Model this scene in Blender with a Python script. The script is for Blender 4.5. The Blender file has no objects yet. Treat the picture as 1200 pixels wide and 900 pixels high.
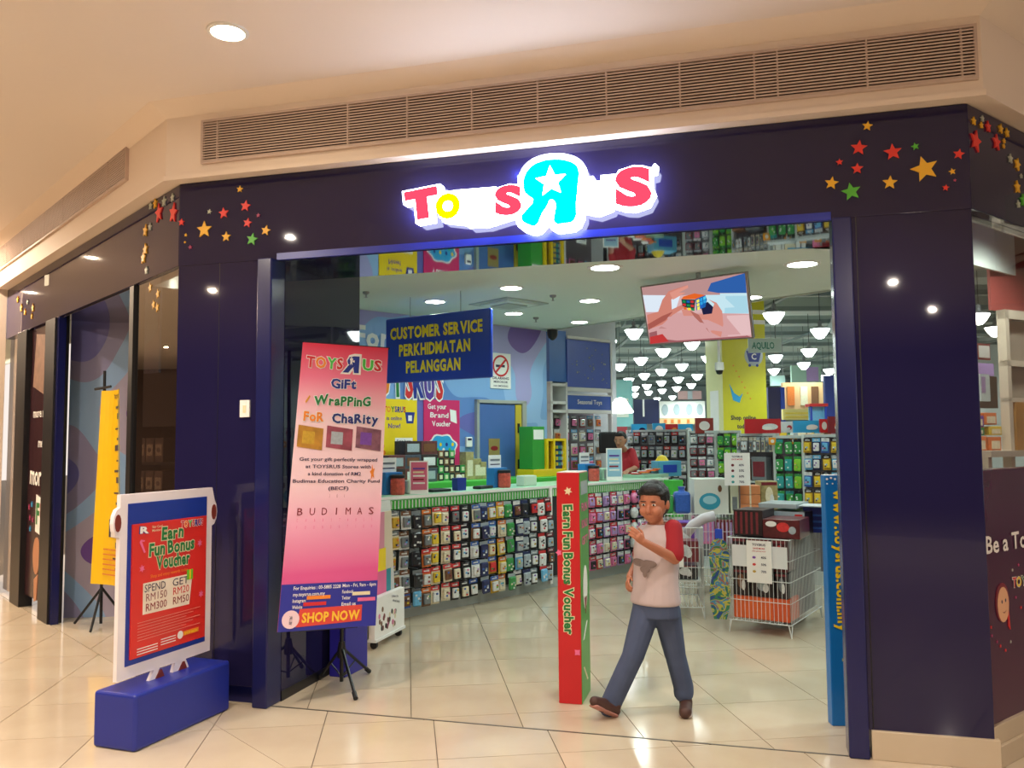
import bpy, bmesh, math, random
from mathutils import Matrix, Vector
random.seed(7)
PI = math.pi
C = bpy.context.scene.collection
sc = bpy.context.scene

# ------------------------------------------------------------------ camera
PITCH, ROLL, FPX, EYE = 0.0667, -0.0075, 990.0, 1.55
cd = bpy.data.cameras.new('camera'); cd.sensor_width = 36; cd.lens = FPX/1200*36
cd.clip_start = .05; cd.clip_end = 200
cam = bpy.data.objects.new('camera', cd); C.objects.link(cam)
CR = Matrix.Rotation(PI/2+PITCH, 3, 'X') @ Matrix.Rotation(ROLL, 3, 'Z')
cam.matrix_world = Matrix.Translation((0, 0, EYE)) @ CR.to_4x4()
sc.camera = cam

# ------------------------------------------------------------------ world and exposure
w = bpy.data.worlds.new('world'); sc.world = w; w.use_nodes = True
w.node_tree.nodes['Background'].inputs[0].default_value = (1.0, .88, .80, 1)
w.node_tree.nodes['Background'].inputs[1].default_value = 1.0
sc.view_settings.view_transform = 'Standard'; sc.view_settings.look = 'None'
sc.view_settings.gamma = 1; sc.view_settings.use_curve_mapping = False
sc.view_settings.exposure = 0.02

# the mall's other recessed lamps (outside the picture) as warm discs at ceiling height
def lamp(x, y, z, power, size, col, spread=PI):
    l = bpy.data.lights.new('mall_lamp', 'AREA'); l.shape = 'DISK'; l.size = size; l.energy = power; l.color = col
    l.spread = spread
    o = bpy.data.objects.new('mall_lamp', l); C.objects.link(o); o.location = (x, y, z)
WARM = (1, .78, .56); SOFT = (1, .87, .74)
for (x, y, p) in [(-3.88, 2.6, 85), (1.01, -3.56, 110), (1.24, -6.56, 90), (-5.88, 8.31, 90), (-7.81, 10.45, 90), (-14.4, 12.1, 230), (-9.5, 5.5, 115),
                  (-7.0, 1.0, 100), (5.2, -3.0, 110), (-3.2, -4.5, 110), ]:
    lamp(x, y, 3.63, p*1.15, .07, WARM if x < -4 else SOFT)
for (x, y, p) in [(1.08, 2.93, 26), (-1.79, 3.68, 26), (-4.6, 6.3, 26)]: lamp(x, y, 3.63, p*1.3, .09, SOFT, 2.0)
def spot(x, y, z, power, col, ang=2.6, r=.08):
    l = bpy.data.lights.new('shop_beam_or_fill', 'SPOT'); l.energy = power; l.color = col; l.spot_size = ang; l.spot_blend = .6; l.shadow_soft_size = r
    o = bpy.data.objects.new('shop_beam_or_fill', l); C.objects.link(o); o.location = (x, y, z)
COOL = (.80, 1.0, .94)

# ------------------------------------------------------------------ pixel -> place helpers (the photograph read as a plan)
def ray(u, v): return CR @ Vector(((u-600)/FPX, (450-v)/FPX, -1))
def fl(u, v, z=0):
    d = ray(u, v); t = (z-EYE)/d.z; return Vector((d.x*t, d.y*t, z))
def at(u, v, Y):
    d = ray(u, v); t = Y/d.y; return Vector((d.x*t, Y, EYE+d.z*t))
def on(u, v, A, B, d=0):
    A = Vector(A); B = Vector(B); e = (B-A).normalized(); n = Vector((-e.y, e.x)); q = ray(u, v)
    t = (n.dot(A)+d)/(n.x*q.x+n.y*q.y); return e.dot(Vector((q.x*t, q.y*t))-A), EYE+q.z*t
def frame(A, B): return (A[0], A[1], 0), math.atan2(B[1]-A[1], B[0]-A[0])

C0, C1, C2, C3 = (-5.37, 8.92), (-2.10, 5.27), (2.25, 4.06), (4.62, 5.89)
HB, HT, HC = 2.663, 3.18, 3.65     # underside of header, top of header, mall ceiling
LM = math.dist(C1, C2); LL = math.dist(C0, C1); LR = math.dist(C2, C3)

# ------------------------------------------------------------------ materials
def s2l(c): return c/12.92 if c <= .04045 else ((c+.055)/1.055)**2.4
def rgb(h):
    if isinstance(h, str): h = tuple(int(h[i:i+2], 16)/255 for i in (0, 2, 4))
    return tuple(s2l(c) for c in h[:3])+(1,)
MC = {}
def mat(name, col, rough=.5, metal=0, emit=0, var=.06, scale=6, coat=0, spec=.5, bump=0):
    if name in MC: return MC[name]
    m = bpy.data.materials.new(name); m.use_nodes = True; nt = m.node_tree; N = nt.nodes; L = nt.links
    b = N['Principled BSDF']; c = rgb(col)
    b.inputs['Roughness'].default_value = rough; b.inputs['Metallic'].default_value = metal
    b.inputs['Coat Weight'].default_value = coat; b.inputs['Coat Roughness'].default_value = .02 if rough < .06 else .05
    b.inputs['Specular IOR Level'].default_value = spec
    tc = N.new('ShaderNodeTexCoord'); nz = N.new('ShaderNodeTexNoise'); nz.inputs['Scale'].default_value = scale
    L.new(tc.outputs['Object'], nz.inputs['Vector'])
    mx = N.new('ShaderNodeMix'); mx.data_type = 'RGBA'
    mx.inputs[6].default_value = tuple(max(0, v*(1-var)) for v in c[:3])+(1,)
    mx.inputs[7].default_value = tuple(min(1, v*(1+var)) for v in c[:3])+(1,)
    L.new(nz.outputs['Fac'], mx.inputs[0]); L.new(mx.outputs[2], b.inputs['Base Color'])
    if emit:
        b.inputs['Emission Color'].default_value = c; b.inputs['Emission Strength'].default_value = emit
    if bump:
        bp = N.new('ShaderNodeBump'); bp.inputs['Strength'].default_value = bump; bp.inputs['Distance'].default_value = .01
        L.new(nz.outputs['Fac'], bp.inputs['Height']); L.new(bp.outputs['Normal'], b.inputs['Normal'])
    MC[name] = m; return m
def emat(name, col, s):
    if name in MC: return MC[name]
    m = bpy.data.materials.new(name); m.use_nodes = True; nt = m.node_tree
    nt.nodes.remove(nt.nodes['Principled BSDF']); e = nt.nodes.new('ShaderNodeEmission')
    e.inputs[0].default_value = rgb(col); e.inputs[1].default_value = s
    nt.links.new(e.outputs[0], nt.nodes['Material Output'].inputs[0]); MC[name] = m; return m
def glass(name, tint, gl=1.0, rough=.0):
    if name in MC: return MC[name]
    m = bpy.data.materials.new(name); m.use_nodes = True; nt = m.node_tree; N = nt.nodes; L = nt.links
    N.remove(N['Principled BSDF']); t = N.new('ShaderNodeBsdfTransparent'); t.inputs[0].default_value = tint
    g = N.new('ShaderNodeBsdfGlossy'); g.inputs['Roughness'].default_value = rough; g.inputs[0].default_value = (1, 1, 1, 1)
    f = N.new('ShaderNodeFresnel'); f.inputs[0].default_value = 1.5
    mu = N.new('ShaderNodeMath'); mu.operation = 'MULTIPLY'; mu.inputs[1].default_value = gl; mu.use_clamp = True
    ge = N.new('ShaderNodeNewGeometry'); iv = N.new('ShaderNodeMath'); iv.operation = 'SUBTRACT'; iv.inputs[0].default_value = 1   # one reflection per pane
    m2 = N.new('ShaderNodeMath'); m2.operation = 'MULTIPLY'; L.new(ge.outputs['Backfacing'], iv.inputs[1]); L.new(iv.outputs[0], m2.inputs[1])
    mx = N.new('ShaderNodeMixShader'); L.new(f.outputs[0], mu.inputs[0]); L.new(mu.outputs[0], m2.inputs[0]); L.new(m2.outputs[0], mx.inputs[0])
    L.new(t.outputs[0], mx.inputs[1]); L.new(g.outputs[0], mx.inputs[2]); L.new(mx.outputs[0], N['Material Output'].inputs[0])
    MC[name] = m; return m
def cloud_mat(cs=('6A6BB4', '5F86C4', '7FA8DA', '96BBE6', 'A9A5D6', '7A5FA8')):
    m = bpy.data.materials.new('cloud_mural'); m.use_nodes = True; nt = m.node_tree; N = nt.nodes; L = nt.links
    b = N['Principled BSDF']; b.inputs['Roughness'].default_value = .35
    tc = N.new('ShaderNodeTexCoord'); mp = N.new('ShaderNodeMapping'); mp.inputs['Scale'].default_value = (.75, .75, .75)
    mp.inputs['Location'].default_value = (3.1, 0, 1.3)
    nz = N.new('ShaderNodeTexNoise'); nz.inputs['Scale'].default_value = 1.0; nz.inputs['Detail'].default_value = .6
    cr = N.new('ShaderNodeValToRGB'); cr.color_ramp.interpolation = 'CONSTANT'
    E = cr.color_ramp.elements; E[0].position = 0; E[0].color = rgb(cs[0]); E[1].position = .40; E[1].color = rgb(cs[1])
    for p, c in ((.46, cs[2]), (.53, cs[3]), (.60, cs[4]), (.67, cs[5])):
        e = E.new(p); e.color = rgb(c)
    L.new(tc.outputs['Object'], mp.inputs[0]); L.new(mp.outputs[0], nz.inputs['Vector']); L.new(nz.outputs['Fac'], cr.inputs[0])
    L.new(cr.outputs[0], b.inputs['Base Color']); return m
def board_mat():
    m = bpy.data.materials.new('swirl_board'); m.use_nodes = True; nt = m.node_tree; N = nt.nodes; L = nt.links
    b = N['Principled BSDF']; b.inputs['Roughness'].default_value = .25
    nz = N.new('ShaderNodeTexNoise'); nz.inputs['Scale'].default_value = 9; nz.inputs['Distortion'].default_value = 1.5
    cr = N.new('ShaderNodeValToRGB'); cr.color_ramp.interpolation = 'CONSTANT'
    E = cr.color_ramp.elements; E[0].color = rgb('2C4A8A'); E[1].position = .40; E[1].color = rgb('3A7A58')
    for p, c in ((.48, 'B8B04A'), (.53, '4A88A8'), (.58, 'A0604A'), (.63, '3A7A4A')): e = E.new(p); e.color = rgb(c)
    tc = N.new('ShaderNodeTexCoord'); L.new(tc.outputs['Object'], nz.inputs['Vector'])
    L.new(nz.outputs['Fac'], cr.inputs[0]); L.new(cr.outputs[0], b.inputs['Base Color']); return m
def tile_mat():
    m = bpy.data.materials.new('polished_tile'); m.use_nodes = True; nt = m.node_tree; N = nt.nodes; L = nt.links
    b = N['Principled BSDF']; tc = N.new('ShaderNodeTexCoord')
    nz = N.new('ShaderNodeTexNoise'); nz.inputs['Scale'].default_value = 2.2; nz.inputs['Detail'].default_value = 5
    cr = N.new('ShaderNodeValToRGB'); cr.color_ramp.elements[0].position = .3; cr.color_ramp.elements[1].position = .7
    cr.color_ramp.elements[0].color = rgb('C2B199'); cr.color_ramp.elements[1].color = rgb('CDBEA6')
    L.new(tc.outputs['Object'], nz.inputs['Vector']); L.new(nz.outputs['Fac'], cr.inputs[0]); L.new(cr.outputs[0], b.inputs['Base Color'])
    b.inputs['Roughness'].default_value = .11; b.inputs['Specular IOR Level'].default_value = .5
    return m

# ------------------------------------------------------------------ mesh builder
GC = {}
def glyph(s, off=0, ext=0, res=2):
    k = (s, round(off, 4), round(ext, 4), res)
    if k in GC: return GC[k]
    cu = bpy.data.curves.new('t', 'FONT'); cu.body = s; cu.offset = off; cu.extrude = ext; cu.resolution_u = res; cu.size = 1/.729
    ob = bpy.data.objects.new('t', cu); me = bpy.data.meshes.new_from_object(ob)
    vs = [tuple(v.co) for v in me.vertices]; fs = [tuple(p.vertices) for p in me.polygons]
    bpy.data.objects.remove(ob); bpy.data.meshes.remove(me); bpy.data.curves.remove(cu)
    GC[k] = (vs, fs); return GC[k]
def shape(polys, off=0, ext=0):
    cu = bpy.data.curves.new('s', 'CURVE'); cu.dimensions = '2D'; cu.fill_mode = 'BOTH'; cu.offset = off; cu.extrude = ext; cu.resolution_u = 3
    for p in polys:
        sp = cu.splines.new('BEZIER'); sp.bezier_points.add(len(p)-1); sp.use_cyclic_u = True
        for b, (x, y) in zip(sp.bezier_points, p):
            b.co = (x, y, 0); b.handle_left_type = b.handle_right_type = 'AUTO' if len(p) > 6 else 'VECTOR'
    ob = bpy.data.objects.new('s', cu); me = bpy.data.meshes.new_from_object(ob)
    r = ([tuple(v.co) for v in me.vertices], [tuple(p.vertices) for p in me.polygons])
    bpy.data.objects.remove(ob); bpy.data.meshes.remove(me); bpy.data.curves.remove(cu)
    return r

class MB:
    def __init__(s): s.v = []; s.f = []; s.m = []; s.mats = []
    def mi(s, m):
        if m not in s.mats: s.mats.append(m)
        return s.mats.index(m)
    def add(s, vs, fs, m, M=None):
        k = len(s.v); i = s.mi(m)
        s.v += [tuple(M @ Vector(v)) for v in vs] if M is not None else [tuple(v) for v in vs]
        for f in fs: s.f.append(tuple(k+a for a in f)); s.m.append(i)
        return s
    def box(s, x0, x1, y0, y1, z0, z1, m, M=None):
        vs = [(x0, y0, z0), (x1, y0, z0), (x1, y1, z0), (x0, y1, z0), (x0, y0, z1), (x1, y0, z1), (x1, y1, z1), (x0, y1, z1)]
        return s.add(vs, [(3, 2, 1, 0), (4, 5, 6, 7), (0, 1, 5, 4), (1, 2, 6, 5), (2, 3, 7, 6), (3, 0, 4, 7)], m, M)
    def bbox(s, x0, x1, y0, y1, z0, z1, b, m, M=None, seg=2):   # bevelled box
        bm = bmesh.new(); bmesh.ops.create_cube(bm, size=1)
        for v in bm.verts: v.co = Vector(((x0+x1)/2+v.co.x*(x1-x0), (y0+y1)/2+v.co.y*(y1-y0), (z0+z1)/2+v.co.z*(z1-z0)))
        bmesh.ops.bevel(bm, geom=bm.edges[:], offset=b, segments=seg, affect='EDGES', profile=.5)
        bm.verts.index_update(); vs = [v.co[:] for v in bm.verts]; fs = [tuple(v.index for v in f.verts) for f in bm.faces]; bm.free()
        return s.add(vs, fs, m, M)
    def prism(s, pts, y0, y1, m, M=None):     # pts (x,z) counter-clockwise seen from -y, extruded y0..y1
        n = len(pts); vs = [(x, y0, z) for x, z in pts]+[(x, y1, z) for x, z in pts]
        return s.add(vs, [tuple(range(n)), tuple(range(2*n-1, n-1, -1))]+[(i, n+i, n+(i+1) % n, (i+1) % n) for i in range(n)], m, M)
    def slab(s, pts, z0, z1, m, M=None):      # pts (x,y) ccw
        n = len(pts); vs = [(x, y, z0) for x, y in pts]+[(x, y, z1) for x, y in pts]
        return s.add(vs, [tuple(range(n-1, -1, -1)), tuple(range(n, 2*n))]+[(i, (i+1) % n, n+(i+1) % n, n+i) for i in range(n)], m, M)
    def tube(s, P, r, m, n=6, M=None, r2=None):
        P = [Vector(p) for p in P]; vs = []; fs = []; K = len(P)
        for i, p in enumerate(P):
            t = (P[min(i+1, K-1)]-P[max(i-1, 0)]).normalized()
            a = t.cross(Vector((0, 0, 1)) if abs(t.z) < .9 else Vector((1, 0, 0))).normalized(); b = t.cross(a)
            rr = r if r2 is None else r+(r2-r)*i/(K-1)
            for j in range(n): q = 2*PI*j/n; vs.append(p+a*math.cos(q)*rr+b*math.sin(q)*rr)
        for i in range(K-1):
            for j in range(n): fs.append((i*n+j, i*n+(j+1) % n, (i+1)*n+(j+1) % n, (i+1)*n+j))
        fs.append(tuple(range(n-1, -1, -1))); fs.append(tuple((K-1)*n+j for j in range(n)))
        return s.add(vs, fs, m, M)
    def lathe(s, prof, m, n=16, c=(0, 0, 0), M=None):
        vs = []; fs = []
        for r, z in prof:
            for j in range(n): q = 2*PI*j/n; vs.append((c[0]+r*math.cos(q), c[1]+r*math.sin(q), c[2]+z))
        for i in range(len(prof)-1):
            for j in range(n): fs.append((i*n+j, i*n+(j+1) % n, (i+1)*n+(j+1) % n, (i+1)*n+j))
        fs.append(tuple(range(n-1, -1, -1))); fs.append(tuple((len(prof)-1)*n+j for j in range(n)))
        return s.add(vs, fs, m, M)
    def glyphs(s, txt, x, z, h, m, y=0, off=0, ext=0, align='C', fit=None, rot=0, mirror=False, M=None, res=2):
        vs, fs = glyph(txt, off, ext, res)
        if not vs: return 0
        x0 = min(v[0] for v in vs); x1 = max(v[0] for v in vs); wd = (x1-x0)*h
        sx = h if fit is None else fit/(x1-x0)
        wd = (x1-x0)*sx; ox = {'C': -wd/2, 'L': 0, 'R': -wd}[align]
        o = []
        cr, sr = math.cos(rot), math.sin(rot)
        for a, b, c in vs:
            px = (a-x0)*sx+ox; pz = b*h
            if mirror: px = -px
            o.append((x+px*cr-pz*sr, y-c*h, z+px*sr+pz*cr))
        s.add(o, [f[::-1] for f in fs] if mirror else fs, m, M); return wd
    def fun(s, txt, x0, x1, z, h, m, y=0, off=.045, out=None, oo=.06, jit=.08, M=None, mats=None, seed=1):
        """playful lettering: letters set one by one between x0 and x1, tilted a little, with an outline behind"""
        R = random.Random(seed); ws = []
        for ch in txt:
            if ch == ' ': ws.append(.35); continue
            vs, _ = glyph(ch, off, 0); ws.append(max(v[0] for v in vs)-min(v[0] for v in vs)+.07)
        k = (x1-x0)/sum(ws); x = x0
        for i, (ch, wd) in enumerate(zip(txt, ws)):
            cx = x+wd*k/2; x += wd*k
            if ch == ' ': continue
            rt = R.uniform(-jit, jit); dz = R.uniform(-.5, .5)*jit*h*.8; vs, _ = glyph(ch, off, 0); wr = (max(v[0] for v in vs)-min(v[0] for v in vs))*k
            mm = mats[i % len(mats)] if mats else m
            if out:
                v2, _ = glyph(ch, off+oo, 0); w2 = (max(v[0] for v in v2)-min(v[0] for v in v2))*k
                s.glyphs(ch, cx, z+dz, h, out, y, off+oo, 0, 'C', w2, rt, False, M)
            s.glyphs(ch, cx, z+dz, h, mm, y-.0012, off, 0, 'C', wr, rt, False, M)
    def build(s, name, parent=None, loc=(0, 0, 0), rz=0, smooth=False):
        me = bpy.data.meshes.new(name); me.from_pydata(s.v, [], s.f)
        for m in s.mats: me.materials.append(m)
        me.polygons.foreach_set('material_index', s.m)
        if smooth: me.polygons.foreach_set('use_smooth', [True]*len(s.f))
        me.update(); o = bpy.data.objects.new(name, me); C.objects.link(o); o.location = loc; o.rotation_euler = (0, 0, rz)
        if parent: o.parent = parent
        return o
def tag(o, label=None, cat=None, group=None, kind=None):
    if label: o['label'] = label
    if cat: o['category'] = cat
    if group: o['group'] = group
    if kind: o['kind'] = kind
    return o
def thing(name, label, cat, loc=(0, 0, 0), rz=0, group=None):
    o = bpy.data.objects.new(name, None); o.empty_display_size = .1; C.objects.link(o); o.location = loc; o.rotation_euler = (0, 0, rz)
    return tag(o, label, cat, group)
def struct(o): o['kind'] = 'structure'; return o
def copy_tree(o, parent=None):
    c = o.copy(); C.objects.link(c)
    if parent: c.parent = parent
    for ch in list(o.children): copy_tree(ch, c)
    return c
ORD = ['first', 'second', 'third', 'fourth', 'fifth', 'sixth', 'seventh', 'eighth', 'ninth', 'tenth', 'eleventh', 'twelfth', 'thirteenth',
       'fourteenth', 'fifteenth', 'sixteenth', 'seventeenth', 'eighteenth', 'nineteenth', 'twentieth', 'twenty-first', 'twenty-second',
       'twenty-third', 'twenty-fourth', 'twenty-fifth', 'twenty-sixth', 'twenty-seventh', 'twenty-eighth', 'twenty-ninth', 'thirtieth']
def star(r, rot=0, x=0, z=0, n=5, inner=.45):
    return [(x+(r if i % 2 == 0 else r*inner)*math.cos(PI/2+rot+i*PI/n), z+(r if i % 2 == 0 else r*inner)*math.sin(PI/2+rot+i*PI/n)) for i in range(2*n)]
def ell(x, z, a, b, n=18, rot=0):
    return [(x+a*math.cos(2*PI*i/n)*math.cos(rot)-b*math.sin(2*PI*i/n)*math.sin(rot), z+a*math.cos(2*PI*i/n)*math.sin(rot)+b*math.sin(2*PI*i/n)*math.cos(rot)) for i in range(n)]

# base materials
plaster = mat('mall_plaster', 'EADACB', .6, var=.02, scale=2)
ceilm = mat('mall_ceiling_paint', 'EADFD6', .65, var=.02, scale=1)
navy = mat('navy_glossy_panel', '211E44', .025, var=.05, scale=2)
navyf = mat('navy_frame', '191D54', .2)
black = mat('black_metal', '141418', .35)
blackp = mat('black_plastic', '1A1A1E', .45)
white = mat('white_paint', 'E8E8E6', .45)
whitep = mat('white_print', 'F2F0EC', .5)
wired = mat('white_wire', 'D9DCDA', .35)
blue = mat('royal_blue', '22348F', .4)
blue2 = mat('sign_blue', '2448BE', .35)
yellow = mat('print_yellow', 'F2D21B', .45)
red = mat('print_red', 'D42A2E', .4)
green = mat('print_green', '3FA648', .4)
dgreen = mat('print_dark_green', '1F7A3C', .45)
pink = mat('print_pink', 'E86C9C', .45)
purple = mat('print_purple', '5A3A9A', .45)
orange = mat('print_orange', 'F08A2A', .45)
lime = mat('counter_green', '4FC24A', .35)
cyan = mat('print_cyan', '2FA6E0', .4)
steel = mat('steel', '9A9C9E', .3, metal=.9)
grey = mat('grey_paint', '8A8C90', .5)
tan = mat('cardboard', 'B98A5A', .7)
cream = mat('print_cream', 'EADFB8', .5)
dkred = mat('dark_red', '8C1F2A', .4)
ink = mat('print_ink', '30244A', .5)
TM = tile_mat(); CM = cloud_mat()
clear = glass('clear_glass', (.97, .98, .98, 1), 1.0)
tint = glass('tinted_glass', (.20, .23, .25, 1), 1.0)
tintb = glass('brown_tinted_glass', (.52, .47, .44, 1), 1.9)

# ================================================================== FLOOR
def clip(poly, a, b, c):       # keep a*x+b*y>=c
    o = []
    for i in range(len(poly)):
        p = poly[i]; q = poly[(i+1) % len(poly)]; dp = a*p[0]+b*p[1]-c; dq = a*q[0]+b*q[1]-c
        if dp >= 0: o.append(p)
        if (dp >= 0) != (dq >= 0): t = dp/(dp-dq); o.append((p[0]+(q[0]-p[0])*t, p[1]+(q[1]-p[1])*t))
    return o
def edge(A, B, g=0):
    ex, ey = B[0]-A[0], B[1]-A[1]; l = math.hypot(ex, ey); nx, ny = -ey/l, ex/l; return nx, ny, nx*A[0]+ny*A[1]+g
EDGES = [edge(C0, C1), edge(C1, C2), edge(C2, C3)]
TS, TA = .60, math.radians(7.14)
ux, uy = (math.cos(TA), math.sin(TA)), (-math.sin(TA), math.cos(TA))
floor = struct(MB().box(-22, 14, -14, 42, -.12, -.006, mat('grout', '6E6252', .7)).build('floor'))
def grid(origin, region, lim):
    """list of (distance, polygons) for every tile of a grid, region(poly)->list of polys"""
    out = []
    for i in range(-40, 40):
        for j in range(-30, 72):
            g = .0024; P = [(i*TS+g, j*TS+g), ((i+1)*TS-g, j*TS+g), ((i+1)*TS-g, (j+1)*TS-g), (i*TS+g, (j+1)*TS-g)]
            P = [(origin[0]+a*ux[0]+b*uy[0], origin[1]+a*ux[1]+b*uy[1]) for a, b in P]
            cx = sum(p[0] for p in P)/4; cy = sum(p[1] for p in P)/4
            if not lim(cx, cy): continue
            R = [q for q in region(P) if len(q) > 2]
            if R: out.append((math.hypot(cx, cy), cx, cy, R))
    return sorted(out, key=lambda t: t[0])
def shop_region(P):
    for a, b, c in EDGES: P = clip(P, a, b, c+.003)
    return [P] if len(P) > 2 else []
def mall_region(P):
    out = []; rem = P
    for a, b, c in EDGES:
        if len(rem) < 3: break
        q = clip(rem, -a, -b, -(c-.003))
        if len(q) > 2: out.append(q)
        rem = clip(rem, a, b, c)
    return out
gm = grid((fl(508, 843).x, fl(508, 843).y), mall_region, lambda x, y: -16 < x < 9 and -6 < y < 16)
o_ = fl(482, 842)
# cross joints of the mall grid
gs = grid((o_.x, o_.y), shop_region, lambda x, y: -6 < x < 12 and 3.5 < y < 38)
def tiles(G, keep):
    sm = MB(); cache = {}
    n = 0
    for d, cx, cy, R in G:
        vis = cy > 3.0 and abs(cx) < cy*.68+.5
        if vis and n < keep and d < 12:
            mb = MB()
            for q in R: mb.slab([(x-cx, y-cy) for x, y in q], -.006, 0, TM)
            full = len(R) == 1 and len(R[0]) == 4 and all(abs(math.dist(R[0][q], R[0][(q+1) % 4])-TS) < .012 for q in range(4))
            if full and 'm' in cache:
                t = bpy.data.objects.new('tile', cache['m']); C.objects.link(t); t.location = (cx, cy, 0); t.parent = floor
            else:
                t = mb.build('tile', floor, (cx, cy, 0))
                if full: cache['m'] = t.data
            n += 1
        else:
            for q in R: sm.add([(x, y, 0) for x, y in q], [tuple(range(len(q)))], TM)
    return sm
a = tiles(gm, 130); b = tiles(gs, 165)
k = len(a.v); a.v += b.v; a.f += [tuple(k+i for i in f) for f in b.f]; a.m += b.m
o = a.build('tile', floor); o['kind'] = 'stuff'
tag(struct(MB().slab([(C1[0]+.7*(C2[0]-C1[0])/LM, C1[1]+.7*(C2[1]-C1[1])/LM), (C1[0]+3.87*(C2[0]-C1[0])/LM, C1[1]+3.87*(C2[1]-C1[1])/LM),
    (C1[0]+3.87*(C2[0]-C1[0])/LM+.003, C1[1]+3.87*(C2[1]-C1[1])/LM+.012), (C1[0]+.7*(C2[0]-C1[0])/LM+.003, C1[1]+.7*(C2[1]-C1[1])/LM+.012)], -.004, .001,
    mat('threshold_metal', '6A6258', .4, metal=.6)).build('trim_1')))

# ================================================================== MALL SHELL
def miter(pts, off):           # offset polyline; + = inward (left of direction)
    o = []
    for i, p in enumerate(pts):
        ns = []
        for A, B in ((pts[i-1], p) if i else None, (p, pts[i+1]) if i < len(pts)-1 else None) if 0 < i < len(pts)-1 else [(pts[i-1], p) if i else (p, pts[i+1])]:
            l = math.dist(A, B); ns.append(Vector((-(B[1]-A[1])/l, (B[0]-A[0])/l)))
        if len(ns) == 2: m = (ns[0]+ns[1]).normalized(); k = off/m.dot(ns[0])
        else: m = ns[0]; k = off
        o.append((p[0]+m.x*k, p[1]+m.y*k))
    return o
def ext(A, B, d):
    l = math.dist(A, B); return (B[0]+(B[0]-A[0])/l*d, B[1]+(B[1]-A[1])/l*d)
Cm = ext(C1, C0, 4.0); Cp = ext(C2, C3, 3.0)
line = [Cm, C1, C2, Cp]
def band(mb, pts, d0, d1, z0, z1, m):
    A = miter(pts, d0); B = miter(pts, d1)
    for i in range(len(pts)-1): mb.slab([A[i], A[i+1], B[i+1], B[i]], z0, z1, m)
    return mb
# bulkhead above the shopfront, standing 10 cm proud of it
bk = band(MB(), line, -.10, .10, HT+.012, 4.4, plaster); struct(bk.build('wall_bulkhead'))
struct(band(MB(), line, -.115, -.098, HT, HT+.03, plaster).build('trim_2'))
cm_ = MB(); tl = (30-C1[1])/(C0[1]-C1[1]); tr = (14-C2[0])/(C3[0]-C2[0])
cv_ = [(-22, -14), (14, -14), (14, C2[1]+tr*(C3[1]-C2[1])), C2, C1, (C1[0]+tl*(C0[0]-C1[0]), 30), (-22, 30)]
cm_.add([(x, y, z) for z in (HC, HC+.1) for x, y in cv_], [(0, 4, 3, 1), (1, 3, 2), (0, 6, 5, 4), (8, 10, 11, 7), (9, 10, 8), (11, 12, 13, 7)], ceilm)
struct(cm_.build('ceiling'))
# cove where bulkhead meets ceiling
cv = MB(); A = miter(line, -.10); B = miter(line, -.22)
for i in range(3):
    vs = [(*A[i], HC-.07), (*A[i+1], HC-.07), (*B[i+1], HC), (*B[i], HC)]; cv.add(vs, [(0, 1, 2, 3)], plaster)
struct(cv.build('trim_3'))

# header (fascia) main / left / right
def fascia(A, B, name, s0=0, s1=None, skip=None):
    loc, rz = frame(A, B); L_ = math.dist(A, B) if s1 is None else s1
    o = struct(MB().bbox(s0, L_, 0, .12, HB, HT+.01, .004, navy).build(name, None, loc, rz)); return o
fm = fascia(C1, C2, 'wall_header_main'); fL = fascia(Cm, C1, 'wall_header_left', 4.0); fr_ = fascia(C2, Cp, 'wall_header_right')
blt = mat('blue_edge_trim', '1C2CA0', .3)
MB().box(.70, 3.87, -.004, .02, HB-.006, HB+.035, blt).build('edge_trim', fm)
# polished underside of the header
sofm = mat('polished_soffit', '15172A', .04, coat=1.0, spec=1.0)
MB().box(.60, 3.97, .02, .62, HB-.01, HB, sofm).build('soffit_panel', fm)
MB().box(6.0, 8.1, .02, .9, HB-.01, HB, sofm).build('soffit_panel', fL)
# stars stuck on the header, with mirrored ones built in on the left
SC = {'y': mat('star_yellow', 'F5BE2E', .4), 'r': mat('star_red', 'E83C30', .4), 'g': mat('star_green', '5CC13C', .4), 'p': mat('star_pink', 'B0406A', .4), 'w': mat('star_pale', 'B9C0B0', .4)}
def stars(A, B, par, lst, ox=0):
    for u, v, r, c in lst:
        x, z = on(u, v, A, B, 0)
        rr = r
        o = MB().prism(star(rr, random.uniform(-.25, .25)), -.008, 0, SC[c]).build('star', par, (x+ox, -.001, z))
L0 = [(845, 666, 12, 'y'), (865, 725, 20, 'r'), (788, 750, 20, 'r'), (738, 745, 9, 'w'), (910, 758, 8, 'p'), (640, 782, 13, 'r'), (872, 784, 17, 'r'), (720, 808, 30, 'y'),
      (936, 811, 18, 'y'), (797, 833, 18, 'y'), (888, 842, 22, 'g'), (655, 827, 6, 'y'), (652, 852, 4, 'y'), (671, 870, 8, 'p')]
stars(C1, C2, fm, [(u/3, v/3, r/3*.0055, c) for u, v, r, c in L0])
R0 = [(649, 444, 17, 'y'), (619, 521, 27, 'r'), (738, 536, 29, 'r'), (817, 516, 13, 'g'), (551, 571, 12, 'r'), (613, 594, 20, 'r'), (850, 595, 44, 'y'), (970, 543, 18, 'r'),
      (947, 604, 11, 'y'), (956, 635, 5, 'p'), (924, 661, 11, 'r'), (523, 645, 23, 'y'), (728, 643, 24, 'y'), (592, 675, 32, 'g')]
stars(C1, C2, fm, [(800+u/3, v/3, r/3*.0045, c) for u, v, r, c in R0])
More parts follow.
